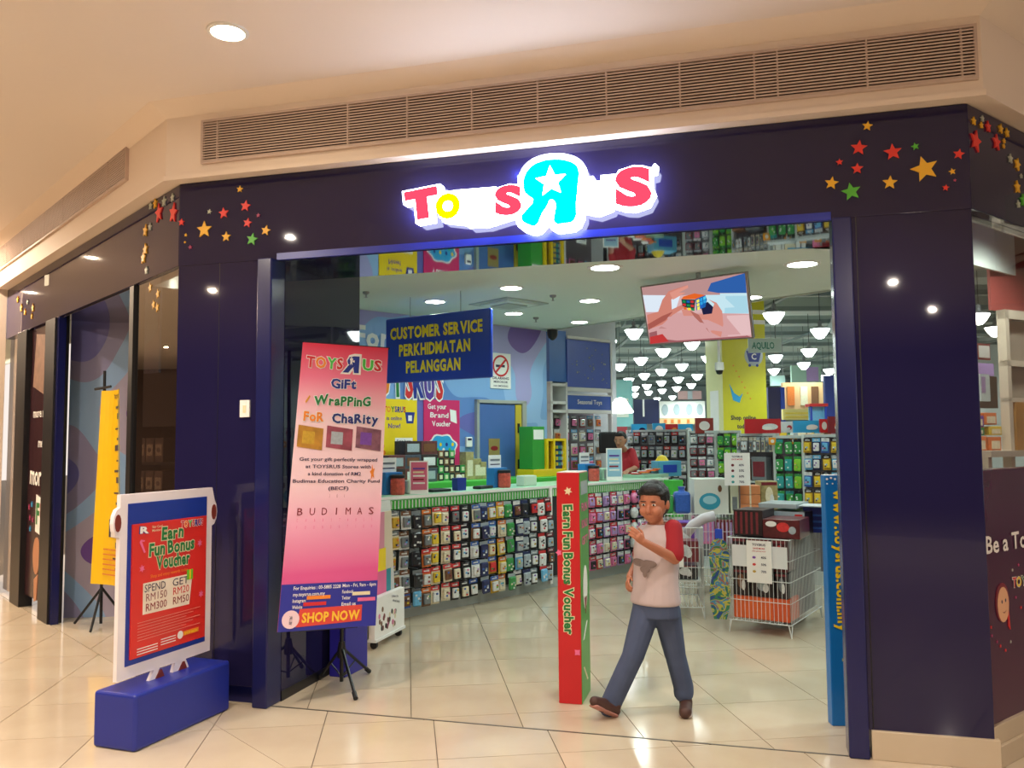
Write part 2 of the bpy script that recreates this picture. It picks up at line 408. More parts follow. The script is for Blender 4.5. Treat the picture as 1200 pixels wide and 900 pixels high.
LS = [(725, 250, 4, 'w'), (747, 240, 5, 'y'), (765, 285, 9, 'r'), (790, 230, 5, 'w'), (830, 212, 4, 'w'), (834, 285, 9, 'r'), (700, 370, 6, 'y'), (722, 352, 4, 'w'), (700, 460, 6, 'y'), (690, 500, 6, 'y'),
      (705, 560, 4, 'w'), (88, 700, 5, 'y'), (105, 740, 6, 'y'), (122, 760, 5, 'y'), (135, 712, 4, 'w'), (160, 740, 6, 'y'), (155, 780, 4, 'y')]
stars(C0, C1, fL, [(u/4.09, 180+v/4.09, r*.0075, c) for u, v, r, c in LS], 4.0)  # mostly reflections of stars, built as solid stars among the real ones
RS = [(90, 100, 5, 'y'), (135, 87, 4, 'w'), (130, 122, 4, 'y'), (165, 130, 7, 'r'), (232, 140, 6, 'y'), (265, 162, 6, 'y'), (100, 205, 13, 'r'), (210, 212, 10, 'r'), (250, 205, 3, 'y'), (248, 232, 3, 'y'),
      (283, 298, 6, 'w'), (320, 328, 8, 'y'), (340, 390, 3, 'w'), (320, 448, 8, 'y'), (350, 518, 8, 'g'), (325, 538, 5, 'w')]
stars(C2, C3, fr_, [(1120+u/4.5, 120+v/4.5, r*.0045, c) for u, v, r, c in RS])

# ------------------------------------------------------------------ ceiling-height air grilles in the bulkhead
slatm = mat('grille_slat', 'C4AFA4', .5); ventd = mat('grille_shadow', '4A3A34', .9)
def grille(A, B, s0, s1, z0, z1, divs, label, oy=-.10):
    loc, rz = frame(A, B)
    t = thing('air_grille', label, 'air vent', loc, rz)
    MB().box(s0, s1, oy-.003, oy+.0, z0, z1, ventd).build('backing', t)
    f = MB(); fw = .014
    f.box(s0-fw, s1+fw, oy-.022, oy, z1, z1+fw, slatm).box(s0-fw, s1+fw, oy-.022, oy, z0-fw, z0, slatm)
    f.box(s0-fw, s0, oy-.022, oy, z0, z1, slatm).box(s1, s1+fw, oy-.022, oy, z0, z1, slatm); f.build('frame', t)
    n = 15; p = (z1-z0)/n; s = MB()
    for i in range(n):
        z = z0+p*(i+.5); M = Matrix.Translation((0, oy-.012, z)) @ Matrix.Rotation(.45, 4, 'X')
        s.box(s0, s1, -.009, .009, -.004, .004, slatm, M)
    s.build('slat', t)['kind'] = 'stuff'
    for d in divs: MB().box(d-.004, d+.004, oy-.021, oy-.003, z0, z1, slatm).build('divider', t)
grille(C1, C2, .25, 4.53, 3.275, 3.52, [.35, 1.227, 1.60, 1.99, 2.37, 2.75, 3.138, 3.514, 3.627, 4.05, 4.474], 'long slatted air vent in the bulkhead above the lit shop sign')
grille(Cm, C1, 1.5, 8.20, 3.372, 3.617, [4.5, 5.2, 6.0, 6.6, 7.2, 7.8], 'slatted air vent in the bulkhead over the left shopfront')

# ------------------------------------------------------------------ mall downlight
def downlight(loc, label, r, em, group=None, beam=0):
    t = thing('downlight', label, 'ceiling light', loc, 0, group)
    MB().lathe([(r*1.25, 0), (r*1.2, -.008), (r, -.010), (r*.98, 0)], white, 20).build('trim_ring', t)
    MB().lathe([(r*.98, -.003), (r*.6, -.012), (r*.02, -.018)], em, 20).build('lamp_face', t)
    if beam: spot(loc[0], loc[1], loc[2]-.06, beam, COOL)
    return t
p = fl(267, 37, HC)
downlight((p.x, p.y, HC), 'large round warm recessed downlight in the mall ceiling', .085, emat('warm_lamp', 'FFE8C0', 60))

# ------------------------------------------------------------------ main shopfront: posts, panels, pillar
locM, rzM = frame(C1, C2); locL, rzL = frame(C0, C1); locR, rzR = frame(C2, C3)
def wallbox(name, F, *a, m=navy, b=.004):
    loc, rz = F; return struct(MB().bbox(*a, b, m).build(name, None, loc, rz))
FM, FL_, FR = (locM, rzM), (locL, rzL), (locR, rzR)
p1 = wallbox('wall_panel_left', FM, .0, .60, .0, .10, .10, HB, m=navy)
MB().box(.02, .60, .03, .10, .0, .10, navyf).build('kick_plate', p1)
MB().box(.30, .303, -.0015, 0, .1, HB, black).build('panel_joint', p1)
wallbox('door_frame_left', FM, .60, .70, -.06, .10, 0, HB, m=navyf, b=.008)
dfr = wallbox('door_frame_right', FM, 3.87, 3.965, -.03, .12, 0, HB, m=navyf, b=.008)
pl_ = wallbox('wall_pillar_right', FM, 3.965, LM, .0, .45, .13, HB, m=navy)
MB().bbox(3.975, LM+.02, -.02, .45, 0, .137, .003, TM).build('stone_base', pl_)
MB().box(3.985, 3.99, -.003, .0, .14, HB, black).build('panel_joint', pl_)
# glossy dark partition running into the shop behind the left post
pt_ = struct(MB().box(.64, .70, .10, .60, 0, HB-.012, navy).box(.64, .70, .60, 1.14, 0, 2.998, navy).build('wall_partition', None, *FM))
MB().box(.695, .704, .10, 1.14, .0, .06, black).build('bottom_rail', pt_)

# notice on the navy panel
x, z = on(288, 479, C1, C2)
n_ = tag(MB().bbox(x-.034, x+.034, -.014, 0, z-.052, z+.052, .003, whitep).build('door_switch', None, *FM), 'small cream wall switch plate on the navy panel', 'switch')
MB().box(x-.01, x+.01, -.017, -.013, z-.025, z+.02, cream).build('button', n_)

# left shopfront
wallbox('wall_end_left', FL_, -1.2, 0.0, -.14, .0, 0, HC, m=plaster)
MB_ = struct(MB().box(0.02, .60, .04, .05, 0.05, HB, tintb).build('window_1', None, *FL_))
wallbox('wall_post_1', FL_, .62, 1.00, -.02, .10, 0, HB, m=black)
pn = wallbox('wall_poster_panel', FL_, 1.00, 1.72, .03, .08, .12, HB, m=mat('poster_brown', '3A2026', .2))
wallbox('wall_post_2', FL_, 1.72, 2.05, -.02, .10, 0, HB, m=black)
tx = MB()
tx.fun('more rewards', 1.16, 2.0, 1.80, .09, whitep, .026, .02, jit=.03)
tx.fun('mean', 1.38, 1.68, 1.52, .09, whitep, .026, .02, jit=.03)
tx.fun('more', 1.10, 1.66, 1.17, .19, whitep, .026, .03, jit=.06)
for (ch, xx, mm) in (('F', 1.45, dgreen), ('U', 1.62, red)):
    tx.prism([(xx-.085, .74), (xx+.085, .72), (xx+.09, 1.05), (xx-.08, 1.08)], .024, .028, whitep); tx.glyphs(ch, xx, .82, .19, mm, .022, .06)
tx.build('lettering', pn)
pc = MB(); pc.prism([(1.12, 2.1), (1.66, 1.98), (1.68, 2.55), (1.2, 2.6)], .025, .03, mat('photo_sepia', '8A6A58', .4, var=.5, scale=18))
pc.prism(ell(1.42, .52, .12, .17), .025, .03, mat('skin_print', 'B9805E', .5)); pc.prism([(1.36, .30), (1.50, .36), (1.46, .12), (1.38, .1)], .0255, .03, mat('skin_print', 'B9805E', .5))
for q in [(1.1, .95), (1.14, .85), (1.2, .98), (1.25, .84), (1.16, .75)]: pc.prism(star(.03, 0, *q), .024, .028, random.choice([SC['r'], SC['p'], cyan]))
pc.build('printed_pictures', pn)
d2 = struct(MB().box(2.05, 2.10, .0, .06, 0, HB, navyf).build('door_frame_2', None, *FL_))
wallbox('wall_post_3', FL_, 3.97, 4.06, .0, .08, 0, HB, m=black)
gw = struct(MB().box(4.06, LL+.02, .02, .03, .12, HB, tintb).build('window_2', None, *FL_))
wallbox('trim_4', FL_, 4.06, LL, .0, .08, 0, .12, m=black)
for q, r in (((518/3, 1), 0),) : pass
for u, v, r in [(518, 410, 5), (545, 432, 6), (530, 470, 5), (543, 480, 4)]:
    xx, zz = on(u/3, 300+(v-300)/3+0, C0, C1); MB().prism(star(.035, .2, 0, 0), -.002, 0, SC['y']).build('star', gw, (xx, .018, zz))
dA, dB = at(156, 500, 6.75), at(208, 500, 6.5)
ds = thing('display_shelf', 'dark shelf unit of small cartons behind the brown window glass', 'shelf', (dA.x, dA.y, 0), math.atan2(dB.y-dA.y, dB.x-dA.x)); dL = math.hypot(dB.x-dA.x, dB.y-dA.y); dang = ds.rotation_euler.z
spot(dA.x+.2, dA.y-.25, 2.5, 14, WARM)  # added fill spot that brightens the cartons, no lamp fitting here
sm_ = MB()
for zz in (.62, .88, 1.14, 1.40): sm_.box(0, dL, 0, .25, zz-.02, zz, blackp)
sm_.box(0, .02, 0, .25, 0, 2.1, blackp).box(dL-.02, dL, 0, .25, 0, 2.1, blackp).box(0, dL, .25, .27, 0, HB, mat('dark_back', '2A2024', .6)).box(0, dL, 0, .25, 1.68, 2.1, mat('shelf_dark_grey', '3A3438', .5)); sm_.build('shelf_frame', ds)
bxm = mat('carton_print', 'B8A38C', .5); bxd = mat('carton_dark', '5A4A44', .5)
for zi, zz in enumerate((.62, .88, 1.14, 1.40)):
    for xi in range(3):
        xx = .025+.105*xi; a_, b_ = dA.x+math.cos(dang)*(xx+.05)-math.sin(dang)*.02, dA.y+math.sin(dang)*(xx+.05)+math.cos(dang)*.02
        o_b = MB().bbox(-.048, .048, 0, .15, 0, .19, .003, bxd).box(-.034, .034, -.003, 0, .05, .14, bxm).prism(ell(0, .095, .02, .02, 12), -.005, -.003, bxd).build('carton', None, (a_, b_, zz+.001), dang)
        tag(o_b, 'dark pale-labelled carton behind brown window, %s from left, %s shelf' % (ORD[xi], ['bottom', 'second', 'third', 'top'][zi]), 'box', 'cartons behind the brown window')

# right shopfront
rp = wallbox('wall_panel_right', FR, 0.0, LR+3, .02, .10, .17, 1.39, m=mat('plum_panel', '4E2444', .25))
MB().bbox(-.0, LR+3, -.015, .14, 0, .10, .003, TM).bbox(0, LR+3, .0, .14, .1, .19, .003, TM).build('stone_base', rp)
struct(MB().box(0.03, LR+3, .05, .06, 1.39, HB, glass('window_right_glass', (.86, .80, .78, 1), 1.1)).build('window_3', None, *FR))
def or_(u, v): return on(u, v, C2, C3, .02)
tx = MB()
xa, za = or_(1153, 628); xb, zb = or_(1200, 612)
tx.fun('Be a Toy', xa, xa+(xb-xa)*1.18, .99, .085, whitep, .016, .03, jit=.04)
tx.fun('TOYS', or_(1185, 680)[0], or_(1185, 680)[0]+.20, .80, .05, whitep, .016, .03, mats=[red, yellow, dgreen, red], out=whitep)
for u, v in [(1162, 745), (1168, 752), (1172, 757), (1178, 762), (1184, 752), (1190, 700), (1196, 712), (1161, 735), (1186, 668), (1193, 662)]:
    x, z = or_(u, v); tx.prism(star(.008, 0, x, z), .016, .019, random.choice([SC['r'], SC['y'], SC['w'], SC['p']]))
x, z = or_(1174, 706); sk = mat('skin_print2', 'E9B48C', .5)
tx.prism(ell(x, z, .075, .095), .0155, .019, mat('hair_print', '7A2030', .5)); tx.prism(ell(x+.005, z-.01, .062, .085), .0148, .019, sk)
tx.prism(ell(x-.01, z+.005, .006, .009, 8), .014, .0148, ink); tx.prism(ell(x+.03, z+.008, .006, .009, 8), .014, .0148, ink)
tx.prism([(x-.01, z-.045), (x+.01, z-.053), (x+.035, z-.04), (x+.012, z-.047)], .014, .0148, dkred)
tx.prism([(x+.05, z-.03), (x+.065, z-.03), (x+.075, z-.14), (x+.055, z-.12)], .0155, .019, red)
tx.build('printed_pictures', rp)

# ================================================================== SHOP SHELL
W0, W1 = (-3.30, 7.72), (.46, 11.18)
locW, rzW = frame(W0, W1); LW = math.dist(W0, W1)
FW = (locW, rzW)
wl = struct(MB().box(0, LW, 0, .15, 0, 3.0, CM).build('wall_service', None, *FW))
V0 = (-4.02, 7.66)
wv = struct(MB().box(0, math.dist(V0, W0)+.05, 0, .12, 0, 3.0, cloud_mat(('54528E', '6C6AAA', '8E8AAC', '8FAFD4', 'AAA0B4', '6E4A98'))).build('wall_left', None, *frame(V0, W0)))
shopc = mat('shop_ceiling_paint', 'D9E2DC', .6, var=.01)
inn = miter(line, .62)
cpts = [(-4.3, 7.7), inn[1], inn[2], (inn[2][0]+2.6, inn[2][1]+2.0), (5.9, 5.3), (3.17, 8.22), (.50, 11.14), (-3.3, 7.72)]
struct(MB().slab(cpts, 3.0, 3.1, shopc).build('ceiling_shop'))
up = MB(); band(up, [(5.9, 5.3), (.46, 11.24)], -.0, .08, 3.0, 4.35, shopc); struct(up.build('trim_5'))
hb = MB(); band(hb, line, .60, .62, HB-.005, 3.1, shopc); struct(hb.build('trim_6'))
whc = mat('open_ceiling_grey', 'C2CCCC', .8)
struct(MB().box(-3, 22, 4.6, 42, 4.35, 4.45, whc).build('ceiling_warehouse'))
struct(MB().box(2, 22, 38.5, 38.7, 0, 4.4, mat('back_wall_paint', 'C4CCD0', .6)).build('wall_back'))
struct(MB().box(0, 25.8, 0, .1, 0, 4.4, mat('side_wall_paint', 'C8D2D4', .6)).build('wall_side', None, (1.62, 13.1, 0), math.atan2(25.4, 3.0)))
struct(MB().box(12.5, 12.7, 4, 39, 0, 4.4, mat('side_wall_paint', 'C8D2D4', .6)).build('wall_right'))
struct(MB().box(-4.5, 1.62, 13.1, 13.2, 0, 4.4, mat('side_wall_paint', 'C8D2D4', .6)).build('wall_rear_left'))
# mall walls out of the picture, seen only in the glossy panels
mw = mat('mall_far_wall', '6A5244', .5)
struct(MB().box(-20, -19.8, -12, 30, 0, HC, mw).build('wall_mall_far'))
struct(MB().box(-20, 9, -13, -12.8, 0, 3.65, mat('mall_far_shops', '2C2530', .4)).build('wall_mall_behind'))
# ducts, trays and beams under the open ceiling
duct = mat('galvanised_duct', 'A8B4B4', .5); dk = mat('dark_tray', '7C888A', .6)
t = thing('ceiling_duct', 'grey air ducts and trays running under the open warehouse ceiling', 'duct', (0, 0, 0))
for i, Y in enumerate([12.6, 14.2, 15.9, 17.8, 20, 22.5, 25.2, 28.5, 32, 36]):
    MB().box(1.6+.045*Y, 16.5, Y, Y+(.35 if i % 3 else .6), 3.95+.05*(i % 2), 4.15+.08*(i % 3), duct if i % 2 else mat('duct_pale', 'AEB8B8', .5)).build('duct', t)
    MB().box(1.6+.045*Y, 16.5, Y+1.0, Y+1.08, 3.86, 3.94, dk).build('beam', t)
for X in [2.6, 4.4, 6.5, 8.8, 11.5]:
    MB().box(X, X+.08, 12, 38, 3.82, 3.86, dk).build('cable_tray', t)
for (X, Y) in [(5.4, 12.4), (3.2, 13.2), (7.4, 15)]: MB().lathe([(.22, 0), (.22, 4.0)], duct, 14, (X, Y, 3.75), Matrix.Rotation(0, 4, 'X')) if 0 else MB().tube([(X, Y, 3.85), (X+1.3, Y+5, 3.85)], .16, duct, 12).build('duct', t)
WC_ = (.93, 1.0, .95)

# shop downlights
dem = emat('cool_lamp', 'F4FFF4', 30)
DL = [(510, 353), (599, 337), (709, 313), (602, 367), (691, 352), (679, 377), (940, 309), (881, 348)]
DL.sort()
for i, (u, v) in enumerate(DL):
    p = fl(u, v, 3.0)
    downlight((p.x, p.y, 3.0), 'round white downlight in the shop ceiling, %s from the left' % ORD[i], .10 if v > 320 else .12, dem, 'shop downlights', 28)
# two more rows outside the view keep the same pattern over the entrance
for i, (x, y) in enumerate([(-1.6, 7.2), (-2.9, 6.9), (2.6, 5.6), (3.8, 6.2), (1.0, 5.75)]):
    downlight((x, y, 3.0), 'round white downlight over shop entrance, %s of five' % ORD[i], .10, dem, 'entrance downlights', 20)
p = fl(596, 352, 3.0)
t = thing('ceiling_diffuser', 'square four-way air diffuser in the shop ceiling above the service sign', 'air vent', (p.x, p.y+.2, 3.0), rzW)
for k, r in enumerate((.30, .22, .14)): MB().box(-r, r, -r, r, -.012*(k+1), -.012*k, mat('diffuser_grey', 'AEB6B0', .5) if k % 2 == 0 else shopc).build('louvre', t)
for (u, v, lb) in [(429, 342, 'small ceiling sprinkler left of the service sign'), (628, 372, 'small ceiling sprinkler right of the air diffuser'), (648, 346, 'small round smoke detector on the shop ceiling')]:
    p = fl(u, v, 3.0); tag(MB().lathe([(.035, 0), (.03, -.02), (.008, -.03), (.008, -.05), (.02, -.055), (.0, -.06)], steel, 10).build('sprinkler', None, p), lb, 'sprinkler')

# pendants
pem = emat('pendant_glow', 'F2FFFA', 14)
PD = [(743, 391), (713, 403), (777, 413), (751, 423), (726, 430), (799, 430), (775, 436), (755, 441), (737, 446), (795, 445), (775, 449), (758, 453), (744, 455.5), (793, 455.6), (776, 458.4),
      (760, 460.4), (744, 463), (907, 372), (961, 390), (811, 404), (864, 413), (948, 412.9), (830, 421), (909, 420), (942, 428.4), (907, 435.4), (817, 441.6), (972, 435.4), (810, 452), (936, 448.6),
      (912, 457.7), (965, 442.5), (1147, 373), (1166, 388), (728, 466), (788, 466), (770, 468)]
PD.sort(key=lambda q: q[1])
proto = None
prod = thing('pendant_lamp', 'x', 'ceiling light', (0, 0, 0), 0, 'pendant lamps in the open-ceiling hall')
MB().lathe([(.145, .055), (.135, .03), (.09, -.04), (.05, -.085), (.01, -.095)], pem, 14).build('shade', prod, smooth=True)
MB().lathe([(.15, .058), (.05, .10), (.03, .11)], grey, 14).build('reflector_cap', prod)
MB().lathe([(.03, .10), (.03, .18), (.01, .20)], grey, 10).build('gear_housing', prod)
MB().tube([(0, 0, .20), (0, 0, 1.15)], .005, blackp, 5).build('rod', prod)
rows = {}
for i, (u, v) in enumerate(PD):
    q = ray(u, v); z = 3.2; Y = (z-EYE)/q.z*q.y; X = q.x/q.y*Y
    if Y > 37: Y = 37; X = q.x/q.y*Y
    o = prod if i == 0 else copy_tree(prod)
    o.location = (X, Y, z)
    if i % 2 == 0 or Y < 18: spot(X, Y, z-.13, 55 if Y < 20 else 120, COOL, 2.7)
    bandn = 0 if Y < 14 else 1 if Y < 18.5 else 2 if Y < 24 else 3
    rows.setdefault(bandn, []).append((X/Y, o))
for b_, L_ in rows.items():
    L_.sort(key=lambda t: t[0])
    for i, (_, o) in enumerate(L_):
        o['label'] = 'glowing white pendant lamp %s, %s from left there' % (['in nearest zone of open hall', 'in second zone of open hall', 'in third zone of open hall', 'in farthest zone of open hall'][b_], ORD[i])
p = at(727, 477, 12.6)
tag(MB().lathe([(.02, .14), (.08, .12), (.15, .0), (.20, -.07), (.18, -.09), (.0, -.10)], emat('bell_glow', 'FFFFFF', 6), 18).build('dome_lamp', None, p, smooth=True),
    'big glowing white dome lamp beside the starry blue panel', 'lamp')

# ------------------------------------------------------------------ wall graphics
def onw(u, v, d=0): return on(u, v, W0, W1, d)
lt = MB()
x1, z1 = onw(455, 402); x0, _ = onw(418, 402)
lt.fun('Thank You For', x1-2.05, x1+.02, 2.60, .23, whitep, -.012, .05, jit=.05)
a0, zb = onw(448, 463); a1, _ = onw(519, 463)
lt.fun('TOYSRUS', a0-.25, a1, 2.06, .34, red, -.014, .06, out=whitep, oo=.06, mats=[red, orange, dgreen, red, blue, purple, red], seed=5)
lt.build('wall_lettering', wl)
def poster(u0, v0, u1, v1, name, label, base, draw, F=None, d=0):
    A, B = F or (W0, W1); x0, zt = on(u0, v0, A, B, d); x1, zb = on(u1, v1, A, B, d); zb = max(zb, 1.115)
    loc, rz = frame(A, B)
    t = thing(name, label, 'poster', loc, rz); sh = MB().box(x0, x1, -.012, -.001, zb, zt, base).build('sheet', t)
    m = MB(); draw(m, x0, x1, zb, zt); m.build('print', sh); return t
def d_yel(m, x0, x1, zb, zt):
    W = x1-x0; H = zt-zb
    m.fun('TOYSRUS', x0+.12*W, x0+.70*W, zt-.16*H, .07*H, red, -.0135, .05, mats=[red, orange, dgreen, purple, blue, purple, red])
    m.glyphs('is online', x0+.4*W, zt-.26*H, .05*H, purple, -.0135, .02); m.glyphs('Now!', x0+.4*W, zt-.36*H, .06*H, purple, -.0135, .03)
    m.prism([(x0+.72*W, zt-.30*H), (x0+.90*W, zt-.30*H), (x0+.94*W, zt-.16*H), (x0+.68*W, zt-.16*H)], -.0135, -.012, blue)
    m.prism([(x0+.76*W, zt-.27*H), (x0+.86*W, zt-.27*H), (x0+.86*W, zt-.20*H), (x0+.76*W, zt-.20*H)], -.015, -.0135, whitep)
    m.box(x0+.42*W, x0+.88*W, -.0135, -.012, zb+.18*H, zb+.52*H, whitep); m.glyphs('Scan here', x0+.65*W, zb+.46*H, .04*H, ink, -.0145, .02)
    for k in range(5): m.prism(ell(x0+(.1+.03*(k % 2))*W, zb+(.1+.08*k)*H, .05*W, .03*H), -.0135, -.012, orange)
poster(443, 467, 488, 578, 'yellow_poster', 'yellow poster on the blue wall behind the counter', yellow, d_yel)
def d_mag(m, x0, x1, zb, zt):
    W = x1-x0; H = zt-zb
    for k, s_ in enumerate(['Get your', 'Brand', 'Voucher']): m.fun(s_, x0+(.1+.06*k)*W, x0+(.62+.06*k)*W, zt-(.14+.13*k)*H, .08*H, whitep, -.0135, .03, seed=k)
    m.prism([(x0+.74*W, zt-.32*H), (x0+.92*W, zt-.36*H), (x0+.90*W, zt-.16*H), (x0+.72*W, zt-.14*H)], -.0135, -.012, whitep)
    cl = [(x0+(.5+(.42+.03*math.sin(7*a_))*math.cos(a_))*W, zb+(.28+(.2+.015*math.sin(7*a_))*math.sin(a_))*H) for a_ in [i*2*PI/36 for i in range(36)]]
    c2 = [(x0+.5*W+(a_-x0-.5*W)*.9, zb+.28*H+(b_-zb-.28*H)*.88) for a_, b_ in cl]
    m.prism(cl, -.0132, -.012, whitep).prism(c2, -.0144, -.0132, cyan)
    for k in range(8): m.prism(ell(x0+(.2+.085*k)*W, zb+(.24+.08*(k % 2))*H, .035*W, .03*H, 10), -.0155, -.0144, [whitep, blue, lime, yellow][k % 4])
poster(496, 468, 538, 545, 'magenta_poster', 'magenta poster with a blue cloud shape beside the office door', mat('magenta', 'D42A6A', .45), d_mag)
def d_smoke(m, x0, x1, zb, zt):
    W = x1-x0; H = zt-zb; cx = x0+.5*W; cz = zt-.36*H; r = .40*W
    n = 24
    for i in range(n):
        a0 = 2*PI*i/n; a1 = 2*PI*(i+1)/n
        m.prism([(cx+r*.82*math.cos(a0), cz+r*.82*math.sin(a0)), (cx+r*math.cos(a0), cz+r*math.sin(a0)), (cx+r*math.cos(a1), cz+r*math.sin(a1)), (cx+r*.82*math.cos(a1), cz+r*.82*math.sin(a1))], -.0135, -.012, red)
    m.box(cx-.6*r, cx+.5*r, -.0132, -.012, cz-.12*r, cz+.1*r, ink)
    c_, s_ = math.cos(.78), math.sin(.78)
    m.prism([(cx-.85*r*c_-.07*r, cz-.85*r*s_+.07*r)[:2], (cx-.85*r*c_+.07*r, cz-.85*r*s_-.07*r), (cx+.85*r*c_+.07*r, cz+.85*r*s_-.07*r), (cx+.85*r*c_-.07*r, cz+.85*r*s_+.07*r)], -.0145, -.0133, red)
    m.glyphs('DILARANG', cx, zb+.26*H, .07*H, ink, -.0135, .04, fit=.8*W); m.glyphs('MEROKOK', cx, zb+.16*H, .06*H, ink, -.0135, .03, fit=.7*W); m.glyphs('NO SMOKING', cx, zb+.05*H, .05*H, ink, -.0135, .02, fit=.7*W)
poster(574, 413, 598, 456, 'no_smoking_sign', 'white no smoking notice with a red crossed circle on the blue wall', whitep, d_smoke)
# office door
x0, zt = onw(556, 468); x1, _ = onw(612, 468); zd = zt
dr = struct(MB().box(x0+.05, x1-.16, -.03, -.005, 0, zd-.05, mat('door_blue', '4A6BAA', .35)).build('door_3', None, *FW))
f = MB(); fm_ = mat('aluminium', 'B9BDB6', .35, metal=.4)
f.box(x0, x0+.04, -.05, -.0, 0, zd, fm_).box(x1-.04, x1+.03, -.05, 0, 0, zd, fm_).box(x0, x1+.03, -.05, 0, zd-.04, zd, fm_); f.build('door_frame', dr)
MB().box(x1-.15, x1-.05, -.035, -.005, 0, zd-.05, mat('door_edge_yellow', 'C9B23A', .4)).build('door_edge', dr)
for zz in (zd-.35, 1.25): MB().box(x1-.12, x1-.09, -.05, -.03, zz-.06, zz+.06, blackp).build('hinge', dr)
MB().box(x0+.20, x0+.38, -.034, -.03, zd-.72, zd-.48, mat('sticker_tan', '9A8450', .5)).prism(ell(x0+.29, zd-.6, .06, .03, 12), -.036, -.034, dkred).build('sticker', dr)
x, z = onw(548, 518); t = thing('wall_phone', 'small white keypad box on the blue wall left of the office door', 'keypad', (locW[0]+x*math.cos(rzW), locW[1]+x*math.sin(rzW), z), rzW)
MB().bbox(-.045, .045, -.04, -.001, -.06, .06, .008, whitep).build('body', t); MB().box(-.03, .03, -.043, -.04, .02, .045, ink).build('screen', t)
p = at(647, 384, 11.1); t = thing('security_camera', 'small black dome camera at the wall end under the ceiling', 'camera', (p.x, p.y-.08, 2.99))
MB().lathe([(.07, 0), (.07, -.06), (.055, -.10), (.02, -.13), (.0, -.135)], blackp, 14).build('housing', t)

# ------------------------------------------------------------------ service sign
A = at(453, 415, 8.62); B = at(577, 402, 7.90)
SA, SB = (A.x, A.y), (B.x, B.y); loc, rz = frame(SA, SB); SL = math.dist(SA, SB)
t = thing('hanging_sign', 'blue customer service sign hanging from the ceiling over the counter', 'sign', loc, rz)
bm_ = MB(); bm_.bbox(0, SL, -.02, .02, 2.14, 2.80, .018, blue2); bm_.build('board', t)
yl = mat('sign_yellow', 'EFE33A', .4)
m = MB()
m.fun('CUSTOMER SERVICE', .05*SL, .93*SL, 2.585, .115, yl, -.0225, .06, jit=.02, seed=3); m.fun('PERKHIDMATAN', .14*SL, .82*SL, 2.41, .115, yl, -.0225, .06, jit=.02, seed=4)
m.fun('PELANGGAN', .21*SL, .73*SL, 2.235, .115, yl, -.0225, .06, jit=.02, seed=5); m.build('lettering', t)
for fx in (.24, .72): MB().tube([(fx*SL, 0, 2.80), (fx*SL, 0, 3.0)], .004, steel, 6).build('hanging_rod', t)

# ------------------------------------------------------------------ hanging television
TLc, TRc = at(752, 337, 7.60), at(873, 320, 7.02)
BLc, BRc = at(762, 403, 7.72), at(881, 395, 7.14)
t = thing('television', 'flat television hung from the ceiling playing a video of hands turning a colourful cube', 'television', (0, 0, 0))
ex = ((TRc-TLc)+(BRc-BLc))/2; ez = ((TLc-BLc)+(TRc-BRc))/2
nw = ex.cross(ez).normalized()   # points away from the viewer? corrected below
if nw.y < 0: nw = -nw
def TVp(a, b, d): # a,b in 0..1 (b from bottom)
    return BLc*(1-a)*(1-b)+BRc*a*(1-b)+TLc*(1-a)*b+TRc*a*b + nw*d
def tvbox(mb, a0, a1, b0, b1, d0, d1, m):
    vs = [TVp(a, b, d) for b in (b0, b1) for a, d in ((a0, d0), (a1, d0), (a1, d1), (a0, d1))]
    return mb.add(vs, [(3, 2, 1, 0), (4, 5, 6, 7), (0, 1, 5, 4), (1, 2, 6, 5), (2, 3, 7, 6), (3, 0, 4, 7)], m)
def tvpoly(mb, pts, d, m, sc_=(1200, 840)):     # pts in the zoom's pixels -> screen fractions
    out = []
    for X, Y in pts:
        # inverse bilinear of the screen corners (98,215)(1045,95)(1105,680)(180,745)
        a = .5; b = .5
        for _ in range(8):
            def F(a, b): return (180*(1-a)*(1-b)+1105*a*(1-b)+98*(1-a)*b+1045*a*b, 745*(1-a)*(1-b)+680*a*(1-b)+215*(1-a)*b+95*a*b)
            x_, y_ = F(a, b); xa_, ya_ = F(a+.01, b); xb_, yb_ = F(a, b+.01)
            J = ((xa_-x_)/.01, (xb_-x_)/.01, (ya_-y_)/.01, (yb_-y_)/.01); D = J[0]*J[3]-J[1]*J[2]
            dx, dy = X-x_, Y-y_; a += (dx*J[3]-dy*J[1])/D; b += (dy*J[0]-dx*J[2])/D
        out.append(TVp(min(max(a, 0), 1), min(max(b, 0), 1), d))
    mb.add(out, [tuple(range(len(out)))], m)
m = MB(); tvbox(m, -.012, 1.012, -.02, 1.02, .002, .045, blackp); m.build('casing', t)
m = MB()
for a0, a1, b0, b1 in ((-.012, 1.012, -.02, .0), (-.012, 1.012, 1.0, 1.02), (-.012, 0, 0, 1), (1, 1.02, -.02, 1.02)): tvbox(m, a0, a1, b0, b1, -.004, .01, steel)
m.build('bezel', t)
def se(n, c, s=1.0): return emat('screen_'+n, c, s)
m = MB()
tvbox(m, 0, 1, 0, 1, .0, .004, se('base', 'D8B0B0'))
P_ = lambda pts, d, c, n: tvpoly(m, pts, -.0004-d*.0003, se(n, c))
P_([(98, 215), (1045, 95), (1050, 150), (1060, 290), (100, 290)], 0, 'B98E8C', 'top')
P_([(750, 180), (1045, 95), (1060, 275), (710, 270)], 1, '2F5FA8', 'blue')
P_([(108, 285), (470, 290), (420, 440), (140, 445)], 1, 'DCE8F4', 'window')
P_([(700, 275), (1060, 275), (1080, 465), (720, 470)], 1, 'C4E4EE', 'window2')
P_([(880, 300), (1062, 300), (1078, 460), (870, 460)], 2, 'A8D4E4', 'window3')
P_([(140, 445), (1080, 465), (1105, 680), (180, 745)], 1, 'D2A0A0', 'lap')
